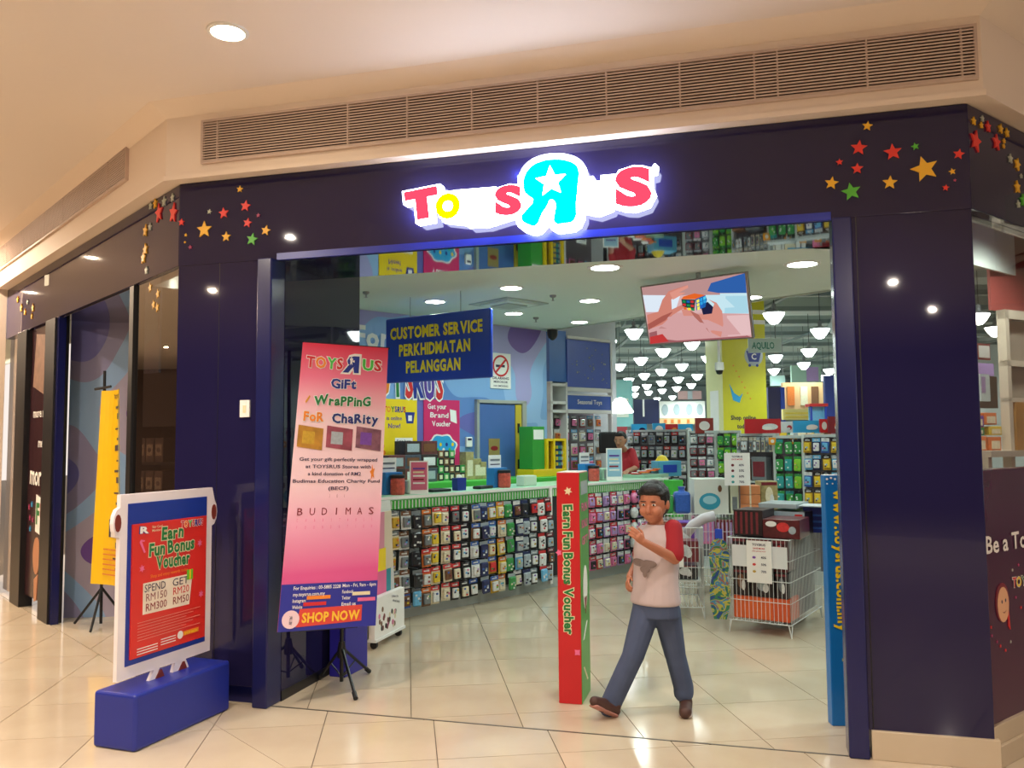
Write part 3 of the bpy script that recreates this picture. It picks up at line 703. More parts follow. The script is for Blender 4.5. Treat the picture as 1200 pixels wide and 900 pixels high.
P_([(170, 640), (400, 580), (700, 600), (1000, 640), (1100, 680), (180, 745)], 2, '9C5E62', 'sofa')
P_([(175, 680), (300, 650), (360, 720), (180, 745)], 3, 'C23A3A', 'redc')
P_([(260, 600), (420, 470), (700, 450), (900, 640), (500, 600)], 3, 'C08A88', 'knee')
P_([(890, 480), (1080, 475), (1100, 660), (900, 670)], 3, 'E2BDBE', 'pillow')
P_([(150, 470), (260, 440), (300, 330), (360, 250), (520, 200), (545, 215), (430, 275), (385, 330), (390, 420), (500, 370), (500, 410), (400, 470), (300, 560), (160, 610)], 5, 'CF8272', 'handl')
P_([(155, 560), (300, 480), (400, 440), (330, 520), (165, 612)], 6, 'A85A50', 'handl2')
P_([(370, 265), (540, 195), (545, 220), (460, 262), (520, 265), (400, 330)], 7, 'DC9484', 'finger')
P_([(480, 420), (560, 420), (620, 470), (700, 460), (760, 430), (780, 370), (730, 330), (800, 360), (850, 440), (860, 560), (840, 680), (760, 640), (700, 560), (600, 480), (500, 480)], 5, 'D48C7E', 'handr')
P_([(560, 430), (640, 470), (740, 640), (700, 590), (600, 490)], 6, 'B06A60', 'handr2')
P_([(660, 400), (720, 350), (770, 400), (760, 460), (680, 470)], 7, '202040', 'dark')
P_([(480, 325), (610, 330), (600, 430), (490, 390)], 8, '18383A', 'cubef')
P_([(500, 300), (600, 272), (700, 290), (610, 325), (480, 325)], 9, 'E2662A', 'cubet')
P_([(610, 325), (700, 290), (715, 330), (700, 400), (620, 430)], 9, '1A5FA8', 'cuber')
for k, (x, y, c) in enumerate([(490, 335, '1F8A50'), (528, 337, '1F5FB0'), (565, 338, 'D03030'), (492, 365, 'D03030'), (530, 372, '1F8A50'), (566, 376, 'D03030'), (500, 398, 'E2662A'), (538, 405, 'F2E040'), (572, 410, '1F8A50')]):
    P_([(x, y), (x+30, y+2), (x+30, y+24), (x+2, y+21)], 10, c, 'c%d' % k)
for k, (x, y, c) in enumerate([(620, 335, 'F4EC60'), (650, 322, '30A0E0'), (680, 308, '50C8F0'), (622, 370, 'F4EC60'), (652, 356, '30A0E0'), (682, 340, '30A0E0'), (626, 402, 'F4EC60'), (655, 385, '2060C0')]):
    P_([(x, y), (x+24, y-11), (x+26, y+16), (x+3, y+27)], 10, c, 'd%d' % k)
m.build('screen', t)
q = TVp(.55, 1.0, .04); q2 = fl(819, 312, 3.0)
MB().tube([q-ez*.3, q, (q.x, q.y, 3.0)], .022, steel, 8).build('ceiling_pole', t)
q = TVp(.55, .5, .05); MB().tube([q, TVp(.55, .95, .06)], .05, blackp, 6).build('bracket', t)

# ------------------------------------------------------------------ service counter
K0 = Vector((-1.12, 7.32)); KA = math.radians(47.5); ke = Vector((math.cos(KA), math.sin(KA))); kn = Vector((-ke.y, ke.x)); KL = 4.55
locK = (K0.x, K0.y, 0)
t = thing('service_counter', 'long green and white service counter with toy packs hung on its front', 'counter', locK, KA)
cgreen = mat('counter_pale_green', 'A8DDBB', .3)
MB().box(0, KL, .03, .10, .10, 1.0, mat('pegboard_dark', '2A2E30', .6)).build('peg_panel', t)
MB().box(0, KL, .03, .55, 0, .12, mat('kick_grey', 'B0B8B4', .4)).build('kick_base', t)
MB().bbox(-.02, KL, -.0, .62, 1.035, 1.07, .008, cgreen).build('worktop', t)
MB().box(-.02, KL, -.006, .0, 1.045, 1.07, whitep).build('edge_strip', t)
MB().box(0, KL, .015, .03, .955, 1.035, lime).build('pelmet', t)
m = MB()
for k in range(int(KL/.04)): m.box(.02+k*.04, .03+k*.04, .008, .015, .96, 1.03, whitep)
m.build('pelmet_fins', t)['kind'] = 'stuff'
MB().box(-.02, 0, 0, .6, 0, 1.035, whitep).build('end_panel', t)
for s_ in (2.24, 2.62): MB().box(s_-.02, s_+.02, -.012, .03, .05, 1.06, whitep).build('upright', t)
MB().box(2.64, 2.80, .0, .02, .15, .95, mat('pale_green_strip', '9ACDB0', .4)).build('price_panel', t)
MB().box(KL, KL+.03, 0, .62, 0, 1.035, whitep).build('end_panel', t)
t2 = thing('back_counter', 'bright green back counter along the blue wall', 'counter', locW, rzW)
MB().box(.9, LW, -.50, -.01, 0, .96, whitep).build('cabinet', t2); MB().bbox(.88, LW+.02, -.52, -.01, .96, 1.10, .01, lime).build('worktop', t2)
# toy packs
PAL = {'red': 'D8383A', 'cream': 'E6DCC0', 'orange': 'E07A3A', 'black': '26262C', 'white': 'E4E6E6', 'blue': '3A64B8', 'green': '3C9A50', 'yellow': 'E8C83A', 'pink': 'E07AA8', 'brown': '7A5238', 'grey': '7A8084',
       'teal': '3AA0A0', 'purple': '7A4AA8', 'lime': '8ACB3A', 'silver': 'A8B4BC', 'lilac': 'B898D0', 'navy': '2A3260', 'sky': '6AB4E0', 'gold': 'C8A030', 'maroon': '7A2A34'}
PM = {k: mat('pack_'+k, v, .28, var=.25, scale=60, coat=.2) for k, v in PAL.items()}
PK = {}
def pack_mesh(c1, c2, c3, w_, h, style):
    k = (c1, c2, c3, w_, h, style)
    if k in PK: return PK[k]
    R = random.Random(str(k)); m = MB()
    if style == 0:      # carded blister
        m.box(-w_/2, w_/2, -.002, .002, -h, 0, PM[c1]); m.box(-w_/2, w_/2, -.004, -.002, -h*.24, 0, PM[c2])
        m.bbox(-w_*.36, w_*.36, -.026, -.002, -h*.88, -h*.32, .006, PM[c3], seg=1)
        for _ in range(3): x = R.uniform(-.22, .22)*w_; z = -h*R.uniform(.42, .78); m.box(x-w_*.09, x+w_*.09, -.030, -.025, z-h*.05, z+h*.05, PM[R.choice(list(PM))])
        m.box(-w_*.3, w_*.3, -.0052, -.004, -h*.17, -h*.10, PM['white'])
        m.box(-.01, .01, -.03, .03, -.008, -.004, PM['silver'])
    elif style == 1:    # bag
        m.bbox(-w_*.47, w_*.47, -.03, .0, -h, -h*.18, .012, PM[c1], seg=1); m.box(-w_/2, w_/2, -.004, .0, -h*.22, 0, PM[c2])
        for _ in range(4): x = R.uniform(-.3, .3)*w_; z = -h*R.uniform(.35, .9); m.box(x-w_*.1, x+w_*.1, -.034, -.029, z-h*.05, z+h*.05, PM[R.choice([c3, c2, 'white', c3])])
    else:               # round plush / ball pack
        m.lathe([(.0, -h), (w_*.3, -h*.95), (w_*.46, -h*.7), (w_*.46, -h*.45), (w_*.28, -h*.2), (.0, -h*.15)], PM[c1], 10); m.box(-w_*.3, w_*.3, -.004, 0, -h*.25, 0, PM[c2])
        m.lathe([(.0, -h*.62), (w_*.2, -h*.6), (w_*.2, -h*.45), (0, -h*.42)], PM[c3], 8, (0, -w_*.33, 0))
    me = bpy.data.meshes.new('toy_pack'); me.from_pydata(m.v, [], m.f)
    for a_ in m.mats: me.materials.append(a_)
    me.polygons.foreach_set('material_index', m.m); PK[k] = me; return me
NP = [0]
def pack(org, ang, x, y, z, c1, c2, c3, w_, h, style, label, group):
    o = bpy.data.objects.new('toy_pack', pack_mesh(c1, c2, c3, w_, h, style)); C.objects.link(o)
    ca, sa = math.cos(ang), math.sin(ang)
    o.location = (org[0]+x*ca-y*sa, org[1]+x*sa+y*ca, z); o.rotation_euler = (random.uniform(-.06, .02), random.uniform(-.05, .05), ang+random.uniform(-.06, .06))
    NP[0] += 1; return tag(o, label, 'toy', group)
R = random.Random(11)
# colour blocks read from the photo, column by column from the left
cols = [('cream', 'grey', 'gold', 0), ('white', 'brown', 'grey', 0), ('black', 'grey', 'lilac', 1), ('brown', 'orange', 'grey', 0), ('cream', 'red', 'yellow', 0), ('cream', 'red', 'cream', 0), ('black', 'red', 'white', 0), ('black', 'black', 'white', 0),
        ('white', 'blue', 'white', 0), ('navy', 'silver', 'blue', 1), ('gold', 'blue', 'white', 0), ('yellow', 'orange', 'cream', 0), ('green', 'silver', 'cream', 1), ('navy', 'white', 'silver', 0), ('silver', 'navy', 'black', 1), ('black', 'silver', 'white', 0), ('white', 'red', 'black', 1), ('black', 'maroon', 'silver', 0)]
ROWN = ['top', 'second', 'third', 'fourth', 'bottom', 'sixth']
pegm = MB()
for ri in range(5):
    zt = .955-.172*ri
    for ci in range(18):
        c1, c2, c3, st = cols[ci]
        if ri in (2, 3) and ci in (3,): c1, c2 = 'orange', 'red'
        if ri == 4 and ci < 3: c1, c3 = ('sky', 'blue')[ci % 2], 'white'
        if R.random() < .28: c3 = R.choice(['cream', 'white', 'grey', 'brown', 'red'])
        if R.random() < .15 and ci > 6: c1 = R.choice(['sky', 'brown', 'gold', 'black', 'cream'])
        x = .07+.122*ci+R.uniform(-.008, .008); zz = zt-R.uniform(0, .02)
        pack(locK, KA, x, -.035-R.uniform(0, .05), zz, c1, c2, c3, .106, .158, st, '%s and %s toy pack, %s from left, %s row, counter front' % (c1, c2, ORD[ci], ROWN[ri]), 'toy packs on the counter front')
        pegm.box(x-.002, x+.002, -.09, .03, zt-.006, zt-.002, PM['silver'])
PC = ['pink', 'red', 'lilac', 'pink', 'lilac', 'pink', 'white', 'lilac', 'pink', 'white', 'silver']
for ri in range(5):
    zt = .955-.172*ri
    for ci in range(11):
        c1 = PC[ci] if R.random() > .15 else R.choice(PC); x = 2.88+.135*ci
        st = 2 if ci in (6, 9) else 0
        pack(locK, KA, x, -.045-R.uniform(0, .02), zt, c1, 'white' if ci % 3 else 'red', R.choice(['pink', 'cream', 'lilac', 'white', 'black']), .11, .152, st, '%s toy pack, %s from left, %s row, pink counter section' % (c1, ORD[ci], ROWN[ri]), 'pink toy packs on the far counter section')
        pegm.box(x-.002, x+.002, -.09, .03, zt-.006, zt-.002, PM['silver'])
pegm.build('peg_hooks', t)['kind'] = 'stuff'
m = MB().prism(ell(0, 0, .05, .05, 16), -.01, 0, mat('yellow_disc', 'F0C020', .4)); m.glyphs('2', 0, -.025, .05, ink, -.012, .03)
tag(m.build('number_sign', t, (2.62, -.02, .99)))

def ct(u, back, v=None):     # point on the counter plane line `back` metres behind its front edge, under photo column u
    q = ray(u, 560); P0 = K0+kn*back; det = ke.x*(-q.y)+q.x*ke.y
    s_ = (-(P0.x)*(-q.y)-q.x*(P0.y))/det if False else (q.x*P0.y-q.y*P0.x)/(ke.x*q.y-ke.y*q.x)
    return P0+ke*s_
def ctz(u, back, z=1.07): p = ct(u, back); return (p.x, p.y, z)
# donation tins with blue tops
def tin(u, back, label, sgn=True):
    t = thing('collection_tin', label, 'collection box', ctz(u, back), KA)
    MB().lathe([(.06, 0), (.066, .02), (.066, .13), (.06, .15)], mat('tin_red_print', 'C8564A', .35, var=.5, scale=40), 16).build('jar', t)
    MB().lathe([(.068, .15), (.068, .175), (.05, .18)], blackp, 16).build('lid', t)
    MB().bbox(-.10, .10, .05, .16, .0, .20, .004, mat('box_blue', '2A7AC0', .4)).build('leaflet_box', t)
    if sgn: MB().box(-.08, .10, .14, .15, .20, .33, whitep).box(-.06, .08, .137, .14, .23, .24, ink).box(-.06, .08, .137, .14, .27, .29, PM['grey']).build('card_sign', t)
    return t
tin(466, .16, 'red printed collection tin with blue leaflet box at the near counter end')
tin(591, .16, 'red printed collection tin with blue leaflet box in the middle of the counter')
tin(696, .22, 'red printed collection tin with blue box near the cashier')
def acrylic(u, back, w_, h, label, c):
    t = thing('sign_holder', label, 'sign stand', ctz(u, back), KA-.75)
    MB().box(-w_/2, w_/2, -.004, .004, .0, h, whitep).box(-w_/2, w_/2, -.03, .05, 0, .006, whitep).build('holder', t)
    m = MB().box(-w_*.43, w_*.43, -.006, -.004, .12*h, .96*h, c)
    for k in range(5): m.box(-w_*.32, w_*.32*(1-.2*(k % 2)), -.0075, -.006, (.3+.11*k)*h, (.35+.11*k)*h, [whitep, dkred, whitep, cream, purple][k])
    m.build('leaflet', t); return t
acrylic(491, .10, .17, .30, 'pink price leaflet in a clear stand on the near part of the counter', mat('leaflet_pink', 'D86A8A', .4))
acrylic(720, .12, .19, .38, 'white and blue leaflet stand on the counter before the cashier', mat('leaflet_blue', '9AC4DC', .4))
t = thing('paper_bag', 'small royal blue open bag on the counter top', 'bag', ctz(538, .20), KA)
MB().prism([(-.055, 0), (.055, 0), (.06, .12), (-.06, .12)], -.04, .04, blue).build('bag_body', t); MB().lathe([(.0, .12), (.03, .125), (.02, .15), (0, .155)], whitep, 8).build('tissue', t)
t = thing('card_terminal', 'black card reader lying on the counter beside the blue bag', 'card reader', ctz(566, .2), KA+.2)
MB().bbox(-.12, .12, -.05, .05, 0, .03, .012, blackp).build('body', t); MB().box(-.08, .02, -.03, .03, .03, .032, grey).build('keypad', t)
t = thing('cash_tray', 'flat black tray on the counter right of the pink leaflet', 'tray', ctz(510, .25), KA)
MB().bbox(-.12, .12, -.10, .10, 0, .025, .006, blackp).build('tray_body', t)
tag(MB().bbox(-.10, .10, -.06, .06, 0, .11, .01, mat('pale_plastic', 'C8D4C4', .4)).build('tissue_box', None, ctz(617, .2), KA), 'pale box on the counter right of the middle collection tin', 'box')
tag(MB().bbox(-.05, .05, -.06, .06, 0, .12, .01, mat('pale_plastic', 'C8D4C4', .4)).build('tissue_box', None, ctz(478, .24), KA), 'pale box behind the pink leaflet stand', 'box')
t = thing('cash_register', 'pale green till block on the counter in front of the cashier', 'till', ctz(706, .32), KA)
MB().bbox(-.13, .13, -.1, .1, 0, .14, .01, mat('pale_green_plastic', '9ABCA4', .4)).build('body', t); MB().box(-.1, .1, -.103, -.1, .02, .12, grey).build('front_plate', t)
t = thing('leaflet_tray', 'red and white leaflets spread in a tray on the far counter', 'leaflets', ctz(757, .3), KA)
MB().box(-.28, .28, -.16, .16, 0, .04, mat('pale_green_plastic', '9ABCA4', .4)).build('tray_body', t)
for k in range(9): MB().box(-.06, .06, -.04, .04, 0, .012, [red, whitep, orange][k % 3]).build('leaflet', t, (-.22+.055*k, .06*math.sin(k*2), .045+.006*k), k*.5)
t = thing('blue_toy_case', 'sky blue toy carton on the far end of the counter', 'box', ctz(781, .25), KA-.5)
MB().bbox(-.17, .17, -.1, .1, 0, .20, .01, mat('sky_blue', '5AAFD4', .35)).build('carton', t); MB().box(-.1, .1, -.103, -.1, .05, .15, blue2).build('picture', t)
MB().lathe([(.09, .20), (.05, .26), (.0, .28)], yellow, 10, (-.06, 0, 0)).build('yellow_top', t)
t = thing('lime_box', 'bright lime green box at the far end of the counter', 'box', ctz(789, -.14, .60), KA-.5)
MB().bbox(-.08, .08, -.1, .1, .27, .45, .006, lime).bbox(-.08, .08, -.1, .1, 0, .18, .006, lime).build('panel', t); MB().box(-.07, .07, -.09, .09, -.60, .27, whitep).build('support', t)
# goods on the back counter
def bk_(u, d=-.26): x, _ = on(u, 560, W0, W1, d); return (locW[0]+x*math.cos(rzW)-d*math.sin(rzW), locW[1]+x*math.sin(rzW)+d*math.cos(rzW), 1.10)
gm1 = mat('game_carton', '3A2C2C', .4, var=.6, scale=30)
STK = [(470, 0, .30, .24, gm1), (470, 1, .24, .2, mat('game_dark', '2A2226', .4, var=.6, scale=30)), (470, 2, .24, .22, mat('game_blue', '4A5260', .35, var=.6, scale=25))]
for k in range(3):
    b_ = bk_(459+k*19); 
    for j in range(3 if k else 2):
        o = MB().bbox(-.11, .11, -.10, .10, 0, .15, .004, [gm1, mat('game_maroon', '6A3A3A', .4, var=.6, scale=30), mat('game_blue', '5A6A7A', .35, var=.7, scale=25)][(k+j) % 3]).box(-.08, .08, -.103, -.1, .03, .12, [PM['brown'], PM['silver'], PM['white']][(k*2+j) % 3]).build('game_carton', None, (b_[0], b_[1], 1.10+.151*j), rzW)
        tag(o, 'dark game carton on green back counter, %s from left, %s layer' % (ORD[k], ['bottom', 'middle', 'top'][j]), 'box', 'game cartons on the back counter')
for k in range(6):
    b_ = bk_(508+k*6.4)
    for j in range(4 if k < 4 else 2):
        o = MB().bbox(-.042, .042, -.04, .04, 0, .085, .003, [PM['brown'], PM['black'], PM['green'], PM['black']][(k+j) % 4]).box(-.02, .02, -.043, -.04, .02, .065, PM['cream']).build('figure_box', None, (b_[0], b_[1], 1.10+.086*j), rzW)
        tag(o, 'tiny dark figure box, back counter, %s stack from left, %s from bottom' % (ORD[k], ORD[j]), 'box', 'figure boxes on the back counter')
for k, (u, hh) in enumerate([(547, .32), (556, .24), (562, .20)]):
    b_ = bk_(u); o = MB().bbox(-.06, .06, -.06, .06, 0, hh, .004, mat('sand_print', 'A89A6A', .4, var=.6, scale=25)).box(-.04, .04, -.064, -.06, .04, hh*.7, PM['cream']).build('figure_box', None, (b_[0], b_[1], 1.10), rzW)
    tag(o, 'sand coloured carton on the back counter left of the office door, %s from the left' % ORD[k], 'box', 'sand cartons on the back counter')
# building block demo set by the wall end
p = bk_(634, -.30); t = thing('block_display', 'green and yellow building block display case at the wall end', 'toy display', p, rzW)
MB().bbox(-.27, .32, -.15, .15, 0, .09, .006, mat('block_yellow', 'F0C81E', .35)).build('base', t)
MB().bbox(-.26, -.05, -.12, .12, .09, .62, .006, mat('block_green', '3A9A3A', .35)).box(-.24, -.07, -.124, -.12, .46, .58, whitep).build('green_panel', t)
m = MB(); yb = mat('block_yellow', 'F0C81E', .35)
for x in (-.04, .08, .28): m.box(x, x+.03, -.15, .10, .09, .44, yb)
m.box(-.04, .31, -.15, .1, .44, .47, yb); m.build('yellow_frame', t)
MB().box(.08, .31, -.10, .1, .09, .43, mat('block_navy', '24407A', .35)).build('blue_case', t)
m = MB()
for k in range(16): m.box(.12+.045*(k % 4), .15+.045*(k % 4), -.115, -.10, .13+.07*(k//4), .17+.07*(k//4), [PM['green'], PM['silver'], PM['teal'], PM['yellow']][k*7 % 4])
m.build('brick_figure', t)

# ------------------------------------------------------------------ starry panel unit at the wall end
U0, U1 = (.53, 11.62), (1.45, 12.42)
locU, rzU = frame(U0, U1); UL = math.dist(U0, U1)
t = thing('display_unit', 'tall white shelving unit with starry blue panel at the end of the service wall', 'shelf unit', locU, rzU)
x1_, _ = on(665, 450, U0, U1); 
navyp = mat('starry_blue', '5268C4', .3)
MB().box(0, x1_, .02, .5, 2.36, 3.08, mat('blue_side', '4478C8', .3)).build('side_panel', t)
MB().box(x1_, UL, .0, .06, 2.30, 2.97, navyp).build('star_panel', t)
MB().box(x1_, UL+.03, -.01, .06, 2.24, 2.29, white).box(x1_, UL+.03, -.01, .06, 2.18, 2.20, white).box(x1_, UL, -.01, .06, 2.98, 3.02, white).box(UL, UL+.03, -.01, .06, 1.0, 2.98, white).box(x1_, UL+.03, -.01, .06, 1.93, 1.98, white).build('white_trim', t)
MB().box(x1_, UL, .0, .05, 1.98, 2.18, mat('header_blue', '3C5FB8', .35)).build('name_panel', t)
m = MB(); m.glyphs('Seasonal Toys', (x1_+UL)/2, 2.06, .065, whitep, -.004, .03)
RR = random.Random(3)
for k in range(26): m.prism(star(RR.uniform(.008, .02), RR.uniform(0, 1), RR.uniform(x1_+.08, UL-.08), 2.62+RR.gauss(0, .13)), -.004, 0, SC['w'])
m.build('printed_stars', t)
m = MB(); m.box(0, .04, 0, .4, 0, 2.36, white).box(x1_-.03, x1_, 0, .4, 0, 2.36, white).box(0, x1_, .38, .4, 1.0, 2.36, mat('shelf_back', 'A8B4A4', .5))
for z in (2.30, 2.05, 1.93): m.box(0, x1_, 0, .4, z, z+.04, white)
m.build('cabinet', t)
MB().box(0, UL, .35, .4, 0, 1.95, mat('pegboard_grey', '6A6468', .6)).build('peg_panel', t)
for ri in range(4):
    for ci in range(7):
        c1 = R.choice(['silver', 'brown', 'pink', 'orange', 'black', 'white', 'maroon', 'cream', 'sky', 'grey'])
        pack(locU, rzU, .1+.165*ci, .15, 1.90-.20*ri, c1, R.choice(['sky', 'white', 'grey']), R.choice(['orange', 'pink', 'white', 'brown']), .12, .17, 0, '%s toy pack, %s from left, %s row, under starry panel' % (c1, ORD[ci], ROWN[ri]), 'packs under the starry panel')

# ------------------------------------------------------------------ free-standing goods racks
rackm = mat('rack_white', 'C8D0CE', .4)
def rack(u0, u1, Y0, Y1, ztop, z0, rows, ncol, pal, label, where, sty=0, ph=None, backc=None, deep=.22, hdr=None):
    A = at(u0, 520, Y0); B = at(u1, 520, Y1); A2, B2 = (A.x, A.y), (B.x, B.y); loc, rz = frame(A2, B2); L_ = math.dist(A2, B2)
    t = thing('goods_rack', label, 'shelf rack', loc, rz)
    MB().box(0, L_, .05, .08, .1, ztop, backc or mat('pegboard_grey', '6A6468', .6)).build('back_panel', t)
    MB().box(0, L_, .0, deep, 0, .14, rackm).build('base_shelf', t)
    m = MB().box(-.02, .01, -.02, .06, 0, ztop+.03, rackm).box(L_-.01, L_+.02, -.02, .06, 0, ztop+.03, rackm); m.build('upright', t)
    MB().box(0, L_, .0, .12, ztop, ztop+.03, rackm).build('top_rail', t)
    pitch = (ztop-z0)/rows; pg = MB(); cw = L_/ncol
    for ri in range(rows):
        for ci in range(ncol):
            c1, c2, c3 = pal[(ci*7+ri*3+R.randrange(2)) % len(pal)]
            x = cw*(ci+.5); zt = ztop-.01-pitch*ri
            pack(loc, rz, x, -.03-R.uniform(0, .03), zt, c1, c2, c3, round(cw*.86, 3), round(pitch*.86, 3), sty, '%s and %s pack, %s from left, %s row, %s' % (c1, c2, ORD[ci], ROWN[ri] if ri < 5 else ORD[ri], where), 'packs on the '+where)
            pg.box(x-.002, x+.002, -.09, .05, zt-.006, zt-.002, PM['silver'])
    pg.build('peg_hooks', t)['kind'] = 'stuff'
    return t, loc, rz, L_
rack(736, 806, 12.6, 12.0, 1.66, .85, 4, 8, [('black', 'grey', 'silver'), ('grey', 'silver', 'white'), ('silver', 'black', 'grey'), ('black', 'red', 'silver'), ('grey', 'white', 'black')], 'grey rack of black and silver toy packs behind the far counter', 'rack behind the far counter')
rack(808, 838, 10.3, 10.2, 1.62, .80, 6, 3, [('silver', 'grey', 'white'), ('maroon', 'silver', 'grey'), ('grey', 'white', 'pink')], 'narrow rack of grey and silver packs behind the boxed bath tub', 'narrow grey rack')
rack(841, 866, 10.2, 10.1, 1.62, .80, 5, 3, [('green', 'lime', 'white'), ('green', 'black', 'lime'), ('lime', 'green', 'white'), ('teal', 'silver', 'white')], 'narrow rack of green packs behind the price sign on the pole', 'narrow green rack', 1)
t, loc, rz, L_ = rack(866, 908, 9.9, 9.6, 1.58, 1.38, 1, 9, [('cream', 'silver', 'grey'), ('silver', 'cream', 'grey'), ('grey', 'cream', 'white')], 'rack with a top strip of slim silver packs and stacked boxes below', 'slim pack strip')
for j, (x0_, x1_, z0_, z1_, c) in enumerate([(.03, .18, 1.08, 1.32, 'brown'), (.20, .38, 1.08, 1.34, 'grey'), (.03, .38, .86, 1.04, 'navy'), (.03, .18, .62, .82, 'navy'), (.20, .38, .62, .82, 'sky')]):
    o = MB().bbox(x0_, x1_, -.10, .04, z0_, z1_, .004, PM[c]).box(x0_+.02, x1_-.02, -.104, -.10, z0_+.04, z1_-.05, PM[['orange', 'maroon', 'blue', 'sky', 'white'][j]]).build('toy_carton', None, loc, rz)
    tag(o, '%s toy carton on the rack under the slim silver packs, %s from the top' % (c, ORD[j]), 'box', 'cartons under the slim pack strip')
MB().box(0, L_, -.12, .05, 1.05, 1.07, rackm).box(0, L_, -.12, .05, .83, .85, rackm).box(0, L_, -.12, .05, .59, .61, rackm).build('shelf', t)
rack(908, 940, 9.3, 9.2, 1.55, .62, 5, 3, [('green', 'teal', 'lime'), ('lime', 'green', 'yellow'), ('teal', 'green', 'white'), ('green', 'black', 'white')], 'rack of green toy packs behind the nearest wire bin', 'green rack behind the bin', 1)
rack(942, 985, 9.1, 8.9, 1.56, .66, 5, 4, [('sky', 'silver', 'white'), ('gold', 'black', 'yellow'), ('blue', 'white', 'sky'), ('navy', 'sky', 'white')], 'rack of blue and gold toy packs next to the right door post', 'blue rack by the door post')

def headboard(u0, v0, u1, v1, Y, c, label, draw=None):
    A = at(u0, (v0+v1)/2, Y); B = at(u1, (v0+v1)/2, Y); zt = at(u0, v0, Y).z; zb = at(u0, v1, Y).z
    t = thing('rack_header', label, 'sign', (A.x, A.y, 0), 0); W_ = B.x-A.x
    MB().box(0, W_, 0, .03, zb, zt, c).build('board', t); m = MB(); H = zt-zb
    (draw or (lambda m, W, z, H: m.prism(ell(W*.5, z+H*.5, W*.3, H*.3), -.003, 0, whitep)))(m, W_, zb, H); m.build('print', t)
    MB().box(W_*.48, W_*.52, .01, .02, zb-.16, zb, steel).build('bracket', t); return t
def dd(w_): return lambda m, W, z, H: m.fun(w_, W*.15, W*.85, z+H*.35, H*.35, whitep, -.004, .04)
def dwave(c): return lambda m, W, z, H: (m.prism(ell(W*.7, z+H*.45, W*.22, H*.22), -.003, 0, c), m.prism(ell(W*.62, z+H*.35, W*.15, H*.12), -.0045, -.003, whitep))
headboard(815, 490, 836, 508, 10.24, mat('hdr_maroon', '9A3A34', .4), 'maroon header board over the racks, left of the red one')
headboard(873, 491, 915, 508, 9.7, mat('hdr_red', 'C8242C', .4), 'red header board with white script above the slim silver packs', dwave(PM['white']))
headboard(916, 494, 929, 507, 9.6, whitep, 'small white and red card between the red and blue headers', dwave(red))
headboard(930, 493, 961, 507, 9.4, cyan, 'sky blue header board above the blue and gold packs', dwave(whitep))
headboard(961, 491, 971, 507, 9.35, red, 'small red square header next to the sky blue one')
headboard(971, 488, 986, 508, 9.2, mat('hdr_dkred', '8A1E2A', .4), 'dark red header board next to the right door post', dwave(orange))
headboard(740, 497, 758, 510, 12.55, cyan, 'sky blue header board left of the red car header', dwave(navy))
headboard(765, 496, 780, 510, 12.6, cyan, 'pale blue header board immediately before the red panel')
headboard(780, 497, 795, 510, 12.5, red, 'red header board with orange flash over the black packs', dwave(orange))
headboard(795, 497, 812, 510, 12.4, cyan, 'sky blue header with white figure beside the red header', dwave(whitep))
# row of small orange shelf talkers
for k, (u, v) in enumerate([(930, 516), (948, 513), (905, 517), (966, 514), (990, 511)]):
    p = at(u, v, 9.25); tag(MB().bbox(-.04, .04, -.005, .005, -.04, .04, .004, mat('talker_orange', 'F0A020', .4)).prism(ell(0, 0, .02, .02, 10), -.008, -.005, whitep).build('shelf_talker', None, p), 'small orange tag on the rack tops, %s listed from the bin side' % ORD[k], 'tag', 'orange shelf tags')

# ------------------------------------------------------------------ distance: merchandise runs, column, far signs
far = MB(); RF = random.Random(9); fc = [PM[c] for c in ('white', 'silver', 'grey', 'red', 'sky', 'yellow', 'pink', 'green', 'orange', 'brown', 'cream', 'lilac', 'black')]
for Y in (14.5, 17, 20, 24, 29, 34):
    x = Y*.13+.2
    while x < min(Y*.42+1.5, 12.2):
        wd = RF.uniform(.10, .22); z = .1
        while z < 1.35+.012*Y:
            h = RF.uniform(.12, .26)
            if Y < 15 and 3.0 < x < 4.4: z += h; continue
            far.box(x, x+wd*.92, Y, Y+.2, z, z+h*.9, RF.choice(fc)); z += h
        x += wd
    far.box(Y*.13, min(Y*.42+1.5, 12.3), Y+.2, Y+.25, 0, 1.6, rackm)
tag(far.build('stacked_merchandise'), 'long distant runs of mixed boxed toys filling the hall', 'merchandise', None, 'stuff')
KX, KY = 3.45, 13.8; ka = math.radians(15)
t = thing('yellow_column', 'bright yellow wrapped column with shop online poster in the hall', 'column', (KX, KY, 0), ka)
ylw = mat('column_yellow', 'D8D02C', .4); yp = mat('column_pale', 'E4E2A8', .4)
MB().box(0, .80, 0, .56, 0, 3.9, ylw).build('column_body', t); MB().box(-.004, -.001, 0, .56, 1.0, 3.4, yp).build('side_wrap', t)
m = MB()
m.glyphs('Shop online', .36, 1.86, .075, ink, -.004, .03, fit=.46); m.glyphs('today!', .36, 1.72, .075, ink, -.004, .03, fit=.24)
m.prism(ell(.58, 2.92, .17, .17, 24), -.004, 0, PM['silver'])
m.prism([(.49, 2.82), (.67, 2.82), (.72, 3.0), (.44, 3.0)], -.006, -.004, blue); m.glyphs('C', .58, 2.86, .10, whitep, -.008, .03)
m.prism(ell(.50, 2.76, .025, .025, 10), -.006, -.004, blue); m.prism(ell(.64, 2.76, .025, .025, 10), -.006, -.004, blue)
m.prism([(.12, 2.45), (.20, 2.30), (.30, 2.24), (.36, 2.30), (.30, 2.14), (.18, 2.18)], -.004, 0, cyan)
for k in range(7): m.prism(star(.018, k, .2+.05*k, 2.75-.09*k), -.004, 0, orange)
m.build('print', t); MB().box(-.01, -.004, .14, .42, 1.45, 2.35, whitep).build('notice', t)
